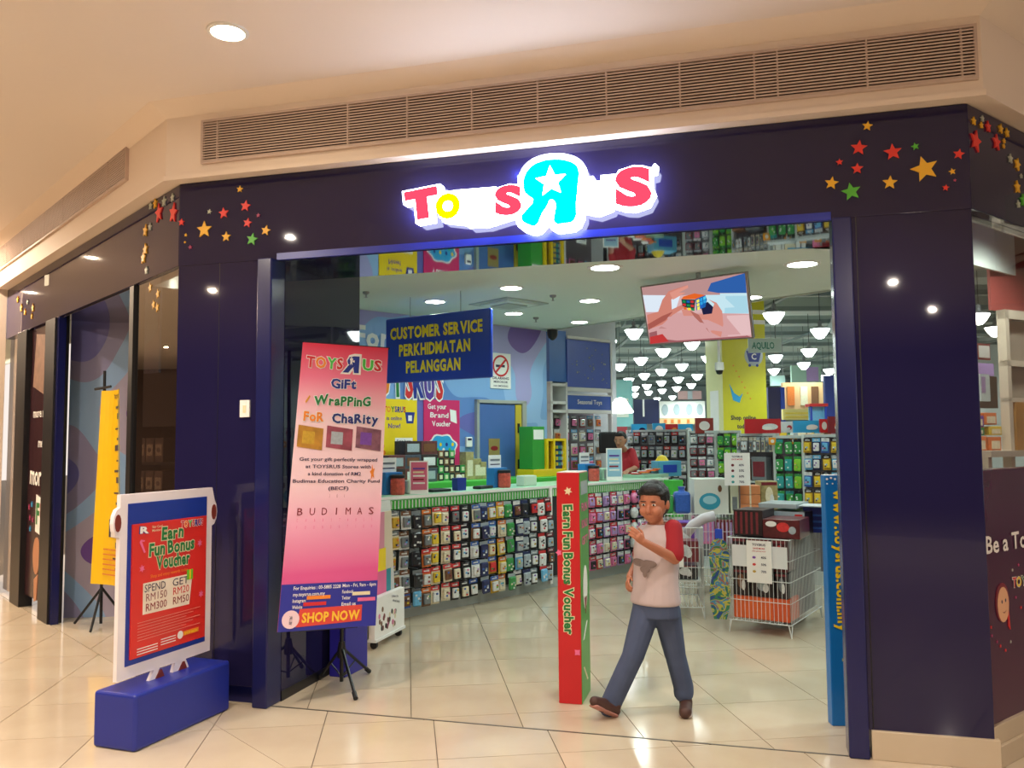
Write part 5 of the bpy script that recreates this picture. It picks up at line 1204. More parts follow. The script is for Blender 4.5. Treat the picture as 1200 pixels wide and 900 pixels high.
for k, (a, b) in enumerate(((.03, .30), (.34, .63), (.67, .96))): m.prism([(a, zz(530)), (b, zz(534)), (b, zz(508)), (a, zz(504))], -.003, -.001, ph[k]); m.prism([(a+.05, zz(526)), (a+.18, zz(527)), (a+.18, zz(512)), (a+.05, zz(511))], -.004, -.003, [PM['gold'], PM['silver'], PM['purple']][k])
warp(m, (BL_, BR_, TL_, TR_)).build('photo_prints', t); m = MB()
for k, (s_, a, b) in enumerate([('Get your gift perfectly wrapped', .07, .93), ('at TOYSRUS Stores with', .14, .86), ('a kind donation of RM2', .17, .75), ('Budimas Education Charity Fund', .02, .97), ('(BECF)', .40, .62)]): m.glyphs(s_, (a+b)/2, zz(546.5+8.6*k), .0125, ink, -.003, .02, fit=b-a)
m.prism(star(.03, .2, .88, zz(560)), -.003, -.001, orange); m.prism([(.08, zz(476)), (.12, zz(468)), (.13, zz(470)), (.09, zz(478))], -.003, -.001, mat('candy_gold', 'E0A030', .4))
for k, ch in enumerate('101'): m.glyphs(ch, .42+.08*k, zz(590), .012, dkred, -.003, .0)
for k, ch in enumerate('BUDIMAS'): m.glyphs(ch, .12+.128*k, zz(610), .026, dkred, -.003, .0, fit=.055 if ch != 'I' else .012)
for k, ch in enumerate('CHARITABLE'): m.glyphs(ch, .10+.089*k, zz(618), .012, pink, -.003, .0)
for k, ch in enumerate('FOUNDATION'): m.glyphs(ch, .10+.089*k, zz(626), .012, pink, -.003, .0)
warp(m, (BL_, BR_, TL_, TR_)).build('small_lettering', t); m = MB()
gsheet(m, -.003, -.001, mat('banner_blue', '2A2F9A', .4), 8, 2, 0, zz(688))
for k in range(4):
    m.glyphs(['For Enquiries : 03-5885 2228', 'my.toysrus.com.my', 'Instagram', 'Website'][k], .12, zz(694.5+7*k), .012, whitep, -.005, .02, align='L', fit=[.48, .32, .13, .10][k])
    m.glyphs(['Mon - Fri, 9am - 6pm', 'Facebook', 'Twitter', 'Email us'][k], .62, zz(694+7*k), .012, whitep, -.005, .02, align='L', fit=[.36, .12, .09, .15][k])
for a, b, y, c in ((.26, .50, 706, orange), (.23, .46, 713, red), (.73, .92, 704, cream), (.79, .98, 711, pink)): m.box(a, b, -.005, -.003, zz(y), zz(y-4), c)
warp(m, (BL_, BR_, TL_, TR_)).build('contact_band', t); m = MB()
m.prism([(.17, zz(736)), (.84, zz(733)), (.84, zz(715)), (.20, zz(716))], -.005, -.003, mat('shop_now_red', 'E2483E', .4)); m.fun('SHOP NOW', .22, .82, zz(731), .032, mat('shop_now_yellow', 'FFC83A', .4), -.007, .05, jit=.01)
m.prism(ell(.115, zz(727), .085, .030, 20), -.007, -.003, mat('badge_pink', 'F4D4DC', .4)); m.glyphs('24H', .115, zz(727), .012, ink, -.009, .02); m.glyphs('Easy', .115, zz(732), .012, ink, -.009, .02)
# bend the print with the sheet: split not needed at this bow
warp(m, (BL_, BR_, TL_, TR_)).build('shop_now_strip', t)
hub = fl(399, 800); hub.z = .30; q1 = at(402, 405, 5.83)
MB().tube([TL_+Vector((0, .03, -.0)), TR_+Vector((0, .03, 0))], .009, blackp, 8).build('top_bar', t)
hp = Vector((-1.105, 5.52, 0))
MB().tube([(hp.x, hp.y, .02), (hp.x+.0, hp.y-.02, 2.16)], .012, black, 8).build('pole', t); MB().lathe([(.028, .17), (.03, .21), (.02, .27)], blackp, 12, (hp.x, hp.y, 0)).build('collar', t)
MB().tube([BL_*.8+BR_*.2+Vector((0, .012, .0)), BR_*.8+BL_*.2+Vector((0, .012, 0))], .008, blackp, 6).build('bottom_bar', t)
for f_ in (fl(417, 821), fl(433, 789), fl(374, 797)):
    lg_ = MB().tube([(hp.x, hp.y, .235), (f_.x, f_.y, .012)], .010, black, 8).tube([(hp.x, hp.y, .05), ((hp.x+f_.x)/2, (hp.y+f_.y)/2, .125)], .005, black, 6).build('leg', t)
    MB().tube([(hp.x+(f_.x-hp.x)*.88, hp.y+(f_.y-hp.y)*.88, .037), (f_.x, f_.y, .012)], .015, blackp, 8).build('rubber_foot', lg_)
# blue box behind the tripod
a0 = fl(376, 802); a1 = fl(397, 805); a2 = fl(435, 785)
t = thing('blue_box', 'royal blue box unit standing on the floor behind the banner tripod', 'box', (a1.x+.0, a1.y+.20, 0), math.atan2(a2.y-a1.y, a2.x-a1.x))
MB().bbox(0, .30, 0, .12, 0, .36, .006, mat('box_violet_blue', '2A2496', .35)).build('box_body', t); MB().box(.0, .30, .0, .12, .36, .364, mat('box_top', '1A1A40', .4)).build('top_panel', t)

# ================================================================== YELLOW BANNER, LEFT ENTRANCE
YL = (at(106, 684, 7.20), at(141, 689, 6.86), at(119, 458, 7.28), at(139, 455, 7.02))
t = thing('tripod_banner', 'narrow yellow banner on a black tripod inside the left entrance', 'banner', (0, 0, 0))
warp(gsheet(MB(), 0, .003, mat('banner_yellow', 'F2C414', .4)), YL, .05).build('banner_sheet', t)
m = MB()
for k in range(16): z = .90-.055*k; m.box(.55+.1*(k % 2), .92, -.004, -.002, z, z+[.012, .03, .008][k % 3], ink)
m.box(.45, 1.0, -.004, -.002, .24, .30, whitep); m.box(.40, .55, -.005, -.003, .24, .33, ink)
for k in range(6): m.box(.25, .85, -.004, -.002, .05+.025*k, .056+.025*k, PM['orange'])
m.fun('TOYSRUS', .45, .98, .955, .02, ink, -.004, .05)
warp(m, YL, .05).build('banner_print', t)
warp(MB().box(.90, 1.0, -.006, -.004, .30, .95, mat('banner_pale_edge', 'BCD8C4', .4)), YL, .05).build('pale_edge', t)
hy = Vector((-3.52, 7.32, 0))
MB().tube([(hy.x, hy.y, .02), (hy.x-.02, hy.y, 2.18)], .013, black, 8).build('pole', t); MB().tube([(hy.x-.1, hy.y, 2.02), (hy.x+.06, hy.y-.05, 2.04)], .012, blackp, 6).build('top_bar', t)
for dx, dy in ((-.25, .05), (.20, .08), (.05, -.28)): MB().tube([(hy.x, hy.y, .32), (hy.x+dx, hy.y+dy, .012)], .011, black, 8).build('leg', t)

# ================================================================== ROLLING LEAFLET DISPLAY beside the counter
q0 = fl(432, 762); q1 = fl(466, 744)
rd = math.atan2(q1.y-q0.y, q1.x-q0.x); RW = (q1-q0).length
t = thing('rolling_display', 'white rolling card display with coloured panels at the near counter end', 'display stand', (q0.x, q0.y, 0), rd)
MB().prism([(0, .08), (RW, .08), (RW-.10, 1.08), (0, 1.08)], .02, .05, mat('display_frame_white', 'DDE0DC', .4)).build('frame', t)
def dpan(x0, x1, z0, z1, c, nm='panel'):
    e = lambda x, z: x if x < RW*.9 else RW-.015-.1*(z-.08)
    MB().prism([(e(x0, z0), z0), (e(x1, z0), z0), (e(x1, z1), z1), (e(x0, z1), z1)], .008, .02, c).build(nm, t)
dpan(.0, RW*.55, .72, 1.0, mat('panel_pink', 'D88AA0', .4)); dpan(RW*.55, RW, .72, 1.0, mat('panel_sand', 'D8C8B0', .4)); dpan(0, RW*.6, .55, .72, yellow); dpan(RW*.6, RW, .55, .72, mat('panel_sand', 'D8C8B0', .4))
dpan(0, RW*.62, .34, .55, pink); dpan(RW*.62, RW*.78, .34, .55, mat('panel_teal', '2A8A9A', .4)); dpan(RW*.78, RW, .34, .55, mat('panel_grey', 'C8C8C8', .4))
MB().bbox(.0, RW+.02, -.05, .0, .075, .38, .004, whitep).build('leaflet_card', t)
m = MB(); RR = random.Random(4)
for k in range(26): x = RR.uniform(.06, RW*.75); z = .12+RR.random()*(.20-.12*x/RW); m.prism(ell(x, z, .014, .02, 8), -.053, -.05, [PM['maroon'], PM['black'], PM['brown'], PM['cream'], PM['pink']][k % 5])
m.glyphs('Collect the', RW*.68, .33, .02, ink, -.052, .01, rot=-.15); m.glyphs('whole family', RW*.72, .29, .02, ink, -.052, .01, rot=-.25); m.build('leaflet_print', t)
MB().box(0, RW+.02, -.06, .06, .055, .075, white).build('base_rail', t)
for x in (.05, RW-.03): MB().tube([(x-.012, -.02, .028), (x+.012, -.02, .028)], .028, blackp, 12).build('caster', t)

# ================================================================== GOODS BEHIND THE RIGHT WINDOW
shc = mat('shelf_cream', 'D8CCB8', .4)
def wbox(u0, v0, u1, v1, Y, th, c, name, label, cat, deco=None, leg=False):
    A = at(u0, v1, Y); B = at(u1, v0, Y); t = thing(name, label, cat, (A.x, Y, A.z), .5)
    w_ = (B.x-A.x)/math.cos(.5)*.9; MB().box(0, w_, 0, th, 0, B.z-A.z, c).build('body', t)
    if deco: m = MB(); deco(m, w_, B.z-A.z); m.build('print', t)
    return t
a_ = at(1183, 480, 5.6)
t = thing('window_shelf', 'cream shelf frame with red upper panel behind the right window', 'shelf', (a_.x, a_.y, 0), .5)
MB().box(0, .04, 0, .06, 0, 2.40, shc).box(0, 1.6, 0, .05, 2.34, 2.40, shc).box(0, 1.6, 0, .05, 2.02, 2.06, shc).box(0, 1.6, 0, .05, 1.78, 1.81, shc).box(-.32, 1.6, -.06, .36, 1.42, 1.46, shc).box(-.32, -.28, -.04, .0, 0, 1.42, shc).build('shelf_frame', t)
MB().box(-.05, 1.6, .06, .08, 2.40, 3.0, mat('dusty_red_panel', '9A4A44', .5)).build('red_panel', t); MB().box(.04, 1.6, .06, .08, 1.81, 2.34, mat('beige_back', 'A89A8A', .5)).build('back_panel', t)
MB().box(.07, .5, .0, .03, 1.46, 1.78, mat('wood_panel', 'C08A40', .5, var=.3, scale=4)).build('wood_panel', t)
for k, (x, z0, z1, c, l) in enumerate([(-.22, 1.46, 1.555, 'orange', 'flat orange carton'), (-.05, 1.56, 1.62, 'yellow', 'small yellow toy box'), (-.24, 1.56, 1.61, 'green', 'small green toy box'), (-.10, 1.63, 1.71, 'orange', 'upper orange toy box'), (-.24, 1.615, 1.69, 'purple', 'small purple toy box'), (-.06, 1.46, 1.55, 'orange', 'second flat orange carton')]):
    c5, s5 = math.cos(.5), math.sin(.5); px_, py_ = a_.x+x*c5-.12*s5, a_.y+x*s5+.12*c5
    cb = MB().bbox(-.07, .07, -.05, .05, 0, z1-z0, .004, PM[c]).box(-.04, .05, -.053, -.05, .01, (z1-z0)*.7, PM['cream']).build('toy_carton', None, (px_, py_, z0), .5)
    tag(cb, l+' on the ledge behind the right window', 'box')
wbox(1147, 440, 1182, 478, 6.6, .04, mat('tent_brown', '6A5040', .6), 'brown_screen', 'brown screen panel above the toy ledge behind the right window', 'panel')
wbox(1150, 438, 1166, 470, 6.4, .02, mat('pale_poster', 'D8E4EA', .4), 'poster', 'pale blue poster behind the right window', 'poster', lambda m, W, H: m.box(W*.1, W*.5, -.003, 0, H*.3, H*.9, PM['lilac']))
wbox(1146, 402, 1169, 421, 7.0, .02, mat('frame_red', 'A04A44', .5), 'poster', 'red framed white notice seen through the right window', 'poster', lambda m, W, H: m.box(W*.08, W*.92, -.003, 0, H*.12, H*.88, whitep))
wbox(1146, 425, 1176, 440, 7.4, .02, PM['lilac'], 'poster', 'lilac strip poster under the red framed notice', 'poster')
for (x, y) in [(2.75, 4.95), (3.3, 5.15), (4.6, 7.2)]: spot(x, y, 2.9, 45, COOL)  # fill spots added to brighten the goods behind the right window
for (x, y) in [(6.2, 10.5), (9.0, 14.5), (10.5, 19), (7.5, 24), (11, 24), (4.5, 20), (6, 32)]: spot(x, y, 3.7, 160, COOL, 3.0)  # more fill added without lamp bodies, to lift the dim far hall

# ================================================================== PEOPLE
def organic(name, parts, mt, parent, voxel=.006, smooth=6):
    """one continuous surface grown from overlapping tapered limbs"""
    m = MB()
    for p_ in parts:
        if p_[0] == 'c':      # capsule p0 p1 r0 r1
            _, a, b, r0, r1 = p_[:5]; a, b = Vector(a), Vector(b); fl_ = p_[5] if len(p_) > 5 else None
            ax = (b-a).normalized(); s = ax.cross(Vector((0, 0, 1)) if abs(ax.z) < .9 else Vector((0, 1, 0))).normalized(); s2 = ax.cross(s)
            if fl_: s = Vector(fl_[0]); s = (s-ax*s.dot(ax)).normalized(); s2 = ax.cross(s)
            k1, k2 = (fl_[1], fl_[2]) if fl_ else (1, 1)
            n = 14; rings = []
            for i in range(5): q = PI/2*i/4; rings.append((a-ax*r0*math.cos(q)*min(k1, k2, 1), r0*max(math.sin(q), .03)))
            for i in range(5): q = PI/2*(4-i)/4; rings.append((b+ax*r1*math.cos(q)*min(k1, k2, 1), r1*max(math.sin(q), .03)))
            vs = []; fs = []
            for c_, r in rings:
                for j in range(n): w_ = 2*PI*j/n; vs.append(c_+s*r*k1*math.cos(w_)+s2*r*k2*math.sin(w_))
            for i in range(len(rings)-1):
                for j in range(n): fs.append((i*n+j, i*n+(j+1) % n, (i+1)*n+(j+1) % n, (i+1)*n+j))
            fs.append(tuple(range(n-1, -1, -1))); fs.append(tuple((len(rings)-1)*n+j for j in range(n))); m.add(vs, fs, mt)
        elif p_[0] == 'e':    # ellipsoid centre, axis vectors
            _, c_, ax, ay, az = p_; c_ = Vector(c_); n = 16; vs = []; fs = []
            for i in range(9):
                q = PI*i/8
                for j in range(n): w_ = 2*PI*j/n; vs.append(c_+Vector(ax)*math.sin(q+1e-3)*math.cos(w_)+Vector(ay)*math.sin(q+1e-3)*math.sin(w_)+Vector(az)*math.cos(q))
            for i in range(8):
                for j in range(n): fs.append((i*n+j, i*n+(j+1) % n, (i+1)*n+(j+1) % n, (i+1)*n+j))
            fs.append(tuple(range(n-1, -1, -1))); fs.append(tuple(8*n+j for j in range(n))); m.add(vs, fs, mt)
        elif p_[0] == 'l':    # loft through rings (centre, side vector, depth vector)
            n = 20; vs = []; fs = []; Rg = p_[1]
            for c_, sx, sy in Rg:
                for j in range(n): w_ = 2*PI*j/n; vs.append(Vector(c_)+Vector(sx)*math.cos(w_)+Vector(sy)*math.sin(w_))
            for i in range(len(Rg)-1):
                for j in range(n): fs.append((i*n+j, i*n+(j+1) % n, (i+1)*n+(j+1) % n, (i+1)*n+j))
            fs.append(tuple(range(n-1, -1, -1))); fs.append(tuple((len(Rg)-1)*n+j for j in range(n))); m.add(vs, fs, mt)
    me = bpy.data.meshes.new('tmp'); me.from_pydata(m.v, [], m.f)
    bm = bmesh.new(); bm.from_mesh(me); 
    bmesh.ops.recalc_face_normals(bm, faces=bm.faces[:]); bm.to_mesh(me); bm.free()
    ob = bpy.data.objects.new('tmp', me); C.objects.link(ob)
    md = ob.modifiers.new('r', 'REMESH'); md.mode = 'VOXEL'; md.voxel_size = voxel; md.use_smooth_shade = True
    ms = ob.modifiers.new('s', 'SMOOTH'); ms.iterations = smooth; ms.factor = .5
    dg = bpy.context.evaluated_depsgraph_get(); nm = bpy.data.meshes.new_from_object(ob.evaluated_get(dg))
    bpy.data.objects.remove(ob); nm.materials.clear(); nm.materials.append(mt); nm.name = name
    nm.polygons.foreach_set('use_smooth', [True]*len(nm.polygons)); nm.polygons.foreach_set('material_index', [0]*len(nm.polygons))
    o = bpy.data.objects.new(name, nm); C.objects.link(o); o.parent = parent; return o
def hand(wr, dir_, palm_n, thumb, ln, curl=.5):
    """palm and five fingers; dir_ along the hand, palm_n palm normal, thumb = side of the thumb; ln hand length"""
    d = Vector(dir_).normalized(); n_ = Vector(palm_n); n_ = (n_-d*n_.dot(d)).normalized(); th = Vector(thumb); th = (th-d*th.dot(d)-n_*th.dot(n_)).normalized(); wr = Vector(wr)
    P_ = [('c', wr+d*ln*.08, wr+d*ln*.40, ln*.17, ln*.20, (th, 1.15, .55)), ('c', wr+d*ln*.40+th*ln*.10, wr+d*ln*.42-th*ln*.12, ln*.10, ln*.09, (d, 1, .9))]
    for k, (off, L_) in enumerate(((.17, .42), (.06, .50), (-.06, .46), (-.17, .36))):
        b = wr+d*ln*.46+th*ln*off; dd_ = d; r = ln*.055
        for s_ in range(3):
            dd_ = (dd_+n_*curl*(.55+.12*s_)+th*off*.12).normalized(); e = b+dd_*ln*L_*(.42, .33, .25)[s_]; P_.append(('c', b, e, r, r*.9)); b = e; r *= .9
    b = wr+d*ln*.14+th*ln*.14; e = b+(d*.55+th*.65+n_*.25)*ln*.28; P_.append(('c', b, e, ln*.075, ln*.06)); P_.append(('c', e, e+(d*.8+th*.15+n_*.3)*ln*.22, ln*.058, ln*.048))
    return P_
def face(par, hc, f, up, s, skin, hairm, eyes=True, mouth='8A4038'):
    """eyes, brows, lips as small parts on a head of half-height s centred hc, looking along f"""
    f = Vector(f).normalized(); r = f.cross(Vector(up)).normalized(); u = r.cross(f)
    def P_(x, z, d): return Vector(hc)+r*x*s+u*z*s+f*d*s
    def blob(nm, x, z, d, a, b, c, mt):
        m = MB(); n = 10; vs = []; fs = []
        for i in range(7):
            q = PI*i/6
            for j in range(n): w_ = 2*PI*j/n; vs.append(P_(x, z, d)+r*a*s*math.sin(q)*math.cos(w_)+f*c*s*math.sin(q)*math.sin(w_)+u*b*s*math.cos(q))
        for i in range(6):
            for j in range(n): fs.append((i*n+j, i*n+(j+1) % n, (i+1)*n+(j+1) % n, (i+1)*n+j))
        m.add(vs, fs, mt); return m.build(nm, par, smooth=True)
    for x in (-.30, .30):
        blob('eye', x, .02, .80, .13, .065, .06, mat('eye_white', 'DCD2CC', .3)); blob('iris', x-.01, .02, .85, .06, .06, .03, mat('iris_dark', '1E1410', .2))
        blob('eyebrow', x, .21, .83, .19, .03, .06, hairm)
    blob('lips', 0, -.52, .80, .20, .05, .06, mat('lips', mouth, .5))

skin = mat('boy_skin', 'B8765A', .5, var=.04); hairb = mat('black_hair', '120E10', .55, var=.2, scale=80, bump=.5)
boy = thing('boy', 'boy in a pale grey shirt with red sleeves and jeans striding through the entrance', 'person', (.77, 4.90, 0))
def bp(u, v, dy=0): p = at(u, v, 4.90+dy); return Vector((p.x-.77, p.y-4.90, p.z))
F_ = Vector((-.62, -.78, -.03)).normalized(); Lf = Vector((-F_.y, F_.x, 0))     # facing, his left
Fh = Vector((-.50, -.86, -.12)).normalized(); Rh = Fh.cross(Vector((0, 0, 1))).normalized(); Uh = Rh.cross(Fh)
hc = bp(766, 589); S = .108
shL = bp(789, 620, -.06); shR = bp(757, 624, .12); elL = bp(791, 655, -.12); wrL = bp(754, 635, -.27)
elR = bp(749, 656, .22); wrR = bp(738, 676, .10)
nk = bp(770, 616, .01)
body = [('e', hc+Uh*.012-Fh*.008, Rh*.080, Fh*.096, Uh*.106), ('e', hc-Uh*.045+Fh*.022, Rh*.062, Fh*.066, Uh*.068), ('c', hc-Uh*.085+Fh*.052, hc-Uh*.083+Fh*.050, .022, .022),
        ('c', hc+Fh*.083-Uh*.004, hc+Fh*.097-Uh*.032, .008, .014), ('e', hc+Fh*.055-Uh*.038+Rh*.036, Rh*.03, Fh*.034, Uh*.034), ('e', hc+Fh*.055-Uh*.038-Rh*.036, Rh*.03, Fh*.034, Uh*.034),
        ('e', hc-Rh*.082-Uh*.012-Fh*.008, Rh*.010, Fh*.018, Uh*.028), ('e', hc+Rh*.082-Uh*.012-Fh*.008, Rh*.010, Fh*.018, Uh*.028),
        ('c', hc-Uh*.06-Fh*.015, nk-Vector((0, 0, .03)), .040, .045), ('l', [(nk-Vector((0, 0, .12)), Lf*.13, F_*.07), (nk-Vector((0, 0, .04)), Lf*.10, F_*.05), (nk-Vector((0, 0, .01)), Lf*.05, F_*.04)]),
        ('c', shL, elL, .036, .031), ('c', elL, wrL, .031, .021), ('c', shR, elR, .036, .030), ('c', elR, wrR, .030, .021)]
hd = (bp(737, 618, -.33)-wrL); body += hand(wrL, hd, Vector((.2, .6, -.4)), Vector((.2, -.3, .9)), .125, .35)
body += hand(wrR, bp(733, 690, .03)-wrR, Vector((.6, .3, .1)), Vector((-.2, -.9, .1)), .118, .9)
organic('body', body, skin, boy, .0036, 3)
face(boy, hc, Fh, (0, 0, 1), S*.93, skin, hairb)
# hair: a close cap, fuller at the crown, leaving the face free
hp_ = [('e', hc+Uh*.030-Fh*.022, Rh*.090, Fh*.096, Uh*.100), ('e', hc+Uh*.078+Fh*.030, Rh*.068, Fh*.060, Uh*.040), ('e', hc-Fh*.052-Uh*.015, Rh*.080, Fh*.060, Uh*.080)]
for k in range(16): a = -1.3+2.6*k/15; hp_.append(('c', hc+Uh*(.095-.02*abs(a))+Rh*.058*a-Fh*.0, hc+Uh*(.072-.012*abs(a))+Rh*.054*a+Fh*(.082-.022*abs(a)), .014, .008))
organic('hair', hp_, hairb, boy, .005, 2)
shirtm = mat('shirt_grey_pink', 'BFB0B2', .8, var=.05, bump=.15, scale=14)
cx = lambda u, v, d=0: bp(u, v, d)
organic('shirt', [('l', [(cx(768, 707), Lf*.150, F_*.108), (cx(768, 703), Lf*.154, F_*.112), (cx(768, 685), Lf*.140, F_*.100), (cx(768.5, 665), Lf*.136, F_*.097), (cx(769, 645), Lf*.140, F_*.096), (cx(770, 630), Lf*.138, F_*.086), (cx(770, 621), Lf*.112, F_*.068), (cx(770, 614, .01), Lf*.066, F_*.055)]),
                  ('c', cx(786, 624, -.045), cx(754, 624, .07), .046, .046), ('c', cx(784, 700, -.04), cx(786, 660, -.03), .045, .05)], shirtm, boy, .006, 8)
slm = mat('sleeve_red', '9A1826', .8, var=.06, bump=.1)
organic('sleeve', [('c', shL+Vector((0, .0, .004)), shL*.18+elL*.82, .052, .054)], slm, boy, .005, 4)
organic('sleeve', [('c', shR+Vector((0, 0, .004)), shR*.2+elR*.8, .050, .050)], slm, boy, .005, 4)
organic('neckband', [('c', cx(770, 613, .01)+Lf*.055*math.cos(a)+F_*.048*math.sin(a)-Vector((0, 0, .012*max(0, math.sin(a))+.0)), cx(770, 613, .01)+Lf*.055*math.cos(a+.42)+F_*.048*math.sin(a+.42)-Vector((0, 0, .012*max(0, math.sin(a+.42)))), .0075, .0075) for a in [2*PI*i/15 for i in range(15)]], mat('neckband_brown', '8A5A4A', .8), boy, .004, 2)
m = MB()
pr = mat('shirt_print_grey', '7A6A66', .8)
cp = cx(766, 661)+F_*.103
for (x, z, a, b) in [(-.045, .02, .05, .022), (.02, .015, .05, .024), (.0, -.015, .032, .022), (.0, -.04, .014, .02)]:
    m.add([cp+Lf*(x+a*math.cos(q))+Vector((0, 0, z+b*math.sin(q)))-F_*(abs(x+a*math.cos(q))**2*3.2) for q in [2*PI*i/14 for i in range(14)]], [tuple(range(14))], pr)
m.build('shirt_print', boy)
jm = mat('denim', '46526F', .85, var=.25, scale=9, bump=.3)
hR, kR, aR = bp(757, 716, .02), bp(742, 768, -.04), bp(717, 822, -.02); hL, kL, aL = bp(781, 716, .0), bp(791, 766, .03), bp(801, 805, .06)
organic('jeans', [('l', [(cx(768, 700), Lf*.135, F_*.092), (cx(768, 708), Lf*.140, F_*.098), (cx(769, 722), Lf*.138, F_*.098)]), ('c', hR, kR, .082, .064), ('c', kR, aR, .062, .060), ('c', hL, kL, .082, .062), ('c', kL, aL, .060, .058),
                  ('c', aR, aR+(aR-kR).normalized()*.03, .060, .062), ('c', aL, aL+Vector((0, 0, -.03)), .058, .058)], jm, boy, .006, 5)
shm = mat('shoe_brown', '4A2E28', .6); solm = mat('shoe_sole', 'B07A70', .6)
heel = bp(721, 835, -.04); toe = bp(697, 822, -.13)
heel.z = max(heel.z, .03)
organic('shoe', [('c', heel, heel*.4+toe*.6, .034, .040, (Vector((.3, -.9, .3)), 1, .8)), ('c', heel*.4+toe*.6, toe, .040, .030), ('c', heel+Vector((0, 0, .03)), aR-Vector((0, 0, .03)), .036, .038)], shm, boy, .005, 3)
dsol = (toe-heel).normalized(); nsol = Vector((-.35, -.45, -.82)); nsol = (nsol-dsol*nsol.dot(dsol)).normalized()
organic('sole', [('c', heel+nsol*.026, toe+nsol*.024, .032, .034, (nsol, .35, 1.05))], solm, boy, .004, 2)
h2 = bp(804, 826, .05); h2.z = .035; t2_ = bp(803, 833, -.08); t2_.z = .03
organic('shoe', [('c', h2, t2_, .036, .036), ('c', h2+Vector((0, 0, .01)), aL-Vector((0, 0, .02)), .038, .038)], shm, boy, .005, 3)
organic('sole', [('c', Vector((h2.x, h2.y, .012)), Vector((t2_.x, t2_.y-.01, .012)), .038, .038, (Vector((0, 0, 1)), .3, 1))], mat('sole_pale', 'B8A8A0', .6), boy, .004, 1)

# cashier
SY = 11.45
cash = thing('cashier', 'dark-haired person in a red shirt leaning behind the far counter', 'person', (1.46, SY, 0))
def cp_(u, v, dy=0): p = at(u, v, SY+dy); return Vector((p.x-1.46, p.y-SY, p.z))
sk2 = mat('cashier_skin', 'B98468', .5); hcc = cp_(727, 516, -.15); Fc = Vector((-.45, -.88, -.15)).normalized(); Rc = Fc.cross(Vector((0, 0, 1))).normalized(); Uc = Rc.cross(Fc)
shl, shr = cp_(740, 530, -.05), cp_(724, 531, .0); 
bd = [('e', hcc+Uc*.01, Rc*.076, Fc*.092, Uc*.105), ('e', hcc-Uc*.05+Fc*.02, Rc*.056, Fc*.06, Uc*.065), ('c', hcc+Fc*.085-Uc*.01, hcc+Fc*.095-Uc*.03, .008, .013), ('e', hcc-Rc*.078, Rc*.01, Fc*.016, Uc*.026), ('e', hcc+Rc*.078, Rc*.01, Fc*.016, Uc*.026),
      ('c', hcc-Uc*.08, cp_(732, 529), .045, .055), ('l', [(Vector((0, 0, .1)), Vector((.10, 0, 0)), Vector((0, .07, 0))), (Vector((.02, 0, .9)), Vector((.14, 0, 0)), Vector((0, .09, 0))), (cp_(733, 531), Vector((.12, 0, 0)), Vector((0, .07, 0)))]),
      ('c', shl, cp_(745, 548, -.12), .045, .038), ('c', cp_(745, 548, -.12), cp_(735, 552, -.36), .036, .026), ('c', shr, cp_(720, 545, -.1), .045, .038), ('c', cp_(720, 545, -.1), cp_(722, 552, -.32), .036, .026)]
bd += hand(cp_(735, 552, -.36), (-.3, -.9, -.1), (0, 0, -1), (-1, 0, 0), .16, .4)+hand(cp_(722, 552, -.32), (.2, -.9, -.1), (0, 0, -1), (1, 0, 0), .16, .4)
organic('body', bd, sk2, cash, .007, 3); face(cash, hcc, Fc, (0, 0, 1), .10, sk2, hairb)
organic('hair', [('e', hcc+Uc*.035-Fc*.02, Rc*.084, Fc*.09, Uc*.09), ('e', hcc+Uc*.08+Fc*.03, Rc*.06, Fc*.055, Uc*.035), ('e', hcc-Fc*.045, Rc*.078, Fc*.06, Uc*.08)], hairb, cash, .007, 2)
rs = mat('cashier_red', 'B0222E', .7)
organic('shirt', [('l', [(Vector((.02, 0, .72)), Vector((.17, 0, 0)), Vector((0, .12, 0))), (Vector((.02, 0, .95)), Vector((.165, 0, 0)), Vector((0, .12, 0))), (cp_(733, 540), Vector((.18, 0, 0)), Vector((0, .12, 0))), (cp_(732, 531), Vector((.15, 0, 0)), Vector((0, .09, 0))), (cp_(731, 527), Vector((.07, 0, 0)), Vector((0, .06, 0)))]),
                  ('c', shl, cp_(745, 546, -.11), .062, .055), ('c', shr, cp_(721, 542, -.08), .062, .055)], rs, cash, .01, 5)
organic('trousers', [('c', Vector((-.06, 0, .78)), Vector((-.08, 0, .06)), .10, .06), ('c', Vector((.10, 0, .78)), Vector((.12, 0, .06)), .10, .06)], blackp, cash, .012, 3)
for x in (-.08, .12): MB().bbox(x-.04, x+.04, -.17, .07, 0, .08, .02, blackp).build('shoe', cash)
p = at(713, 519, 11.9); t = thing('till_monitor', 'black till monitor standing left of the cashier', 'monitor', (p.x, p.y, 0), .3)
MB().bbox(-.14, .14, -.02, .03, 1.36, 1.66, .03, blackp).build('screen', t); MB().box(-.02, .02, 0, .04, .9, 1.4, blackp).build('stand', t); MB().bbox(-.16, .16, -.14, .12, .0, .9, .01, mat('till_desk', 'B8BEB8', .4)).build('desk', t)

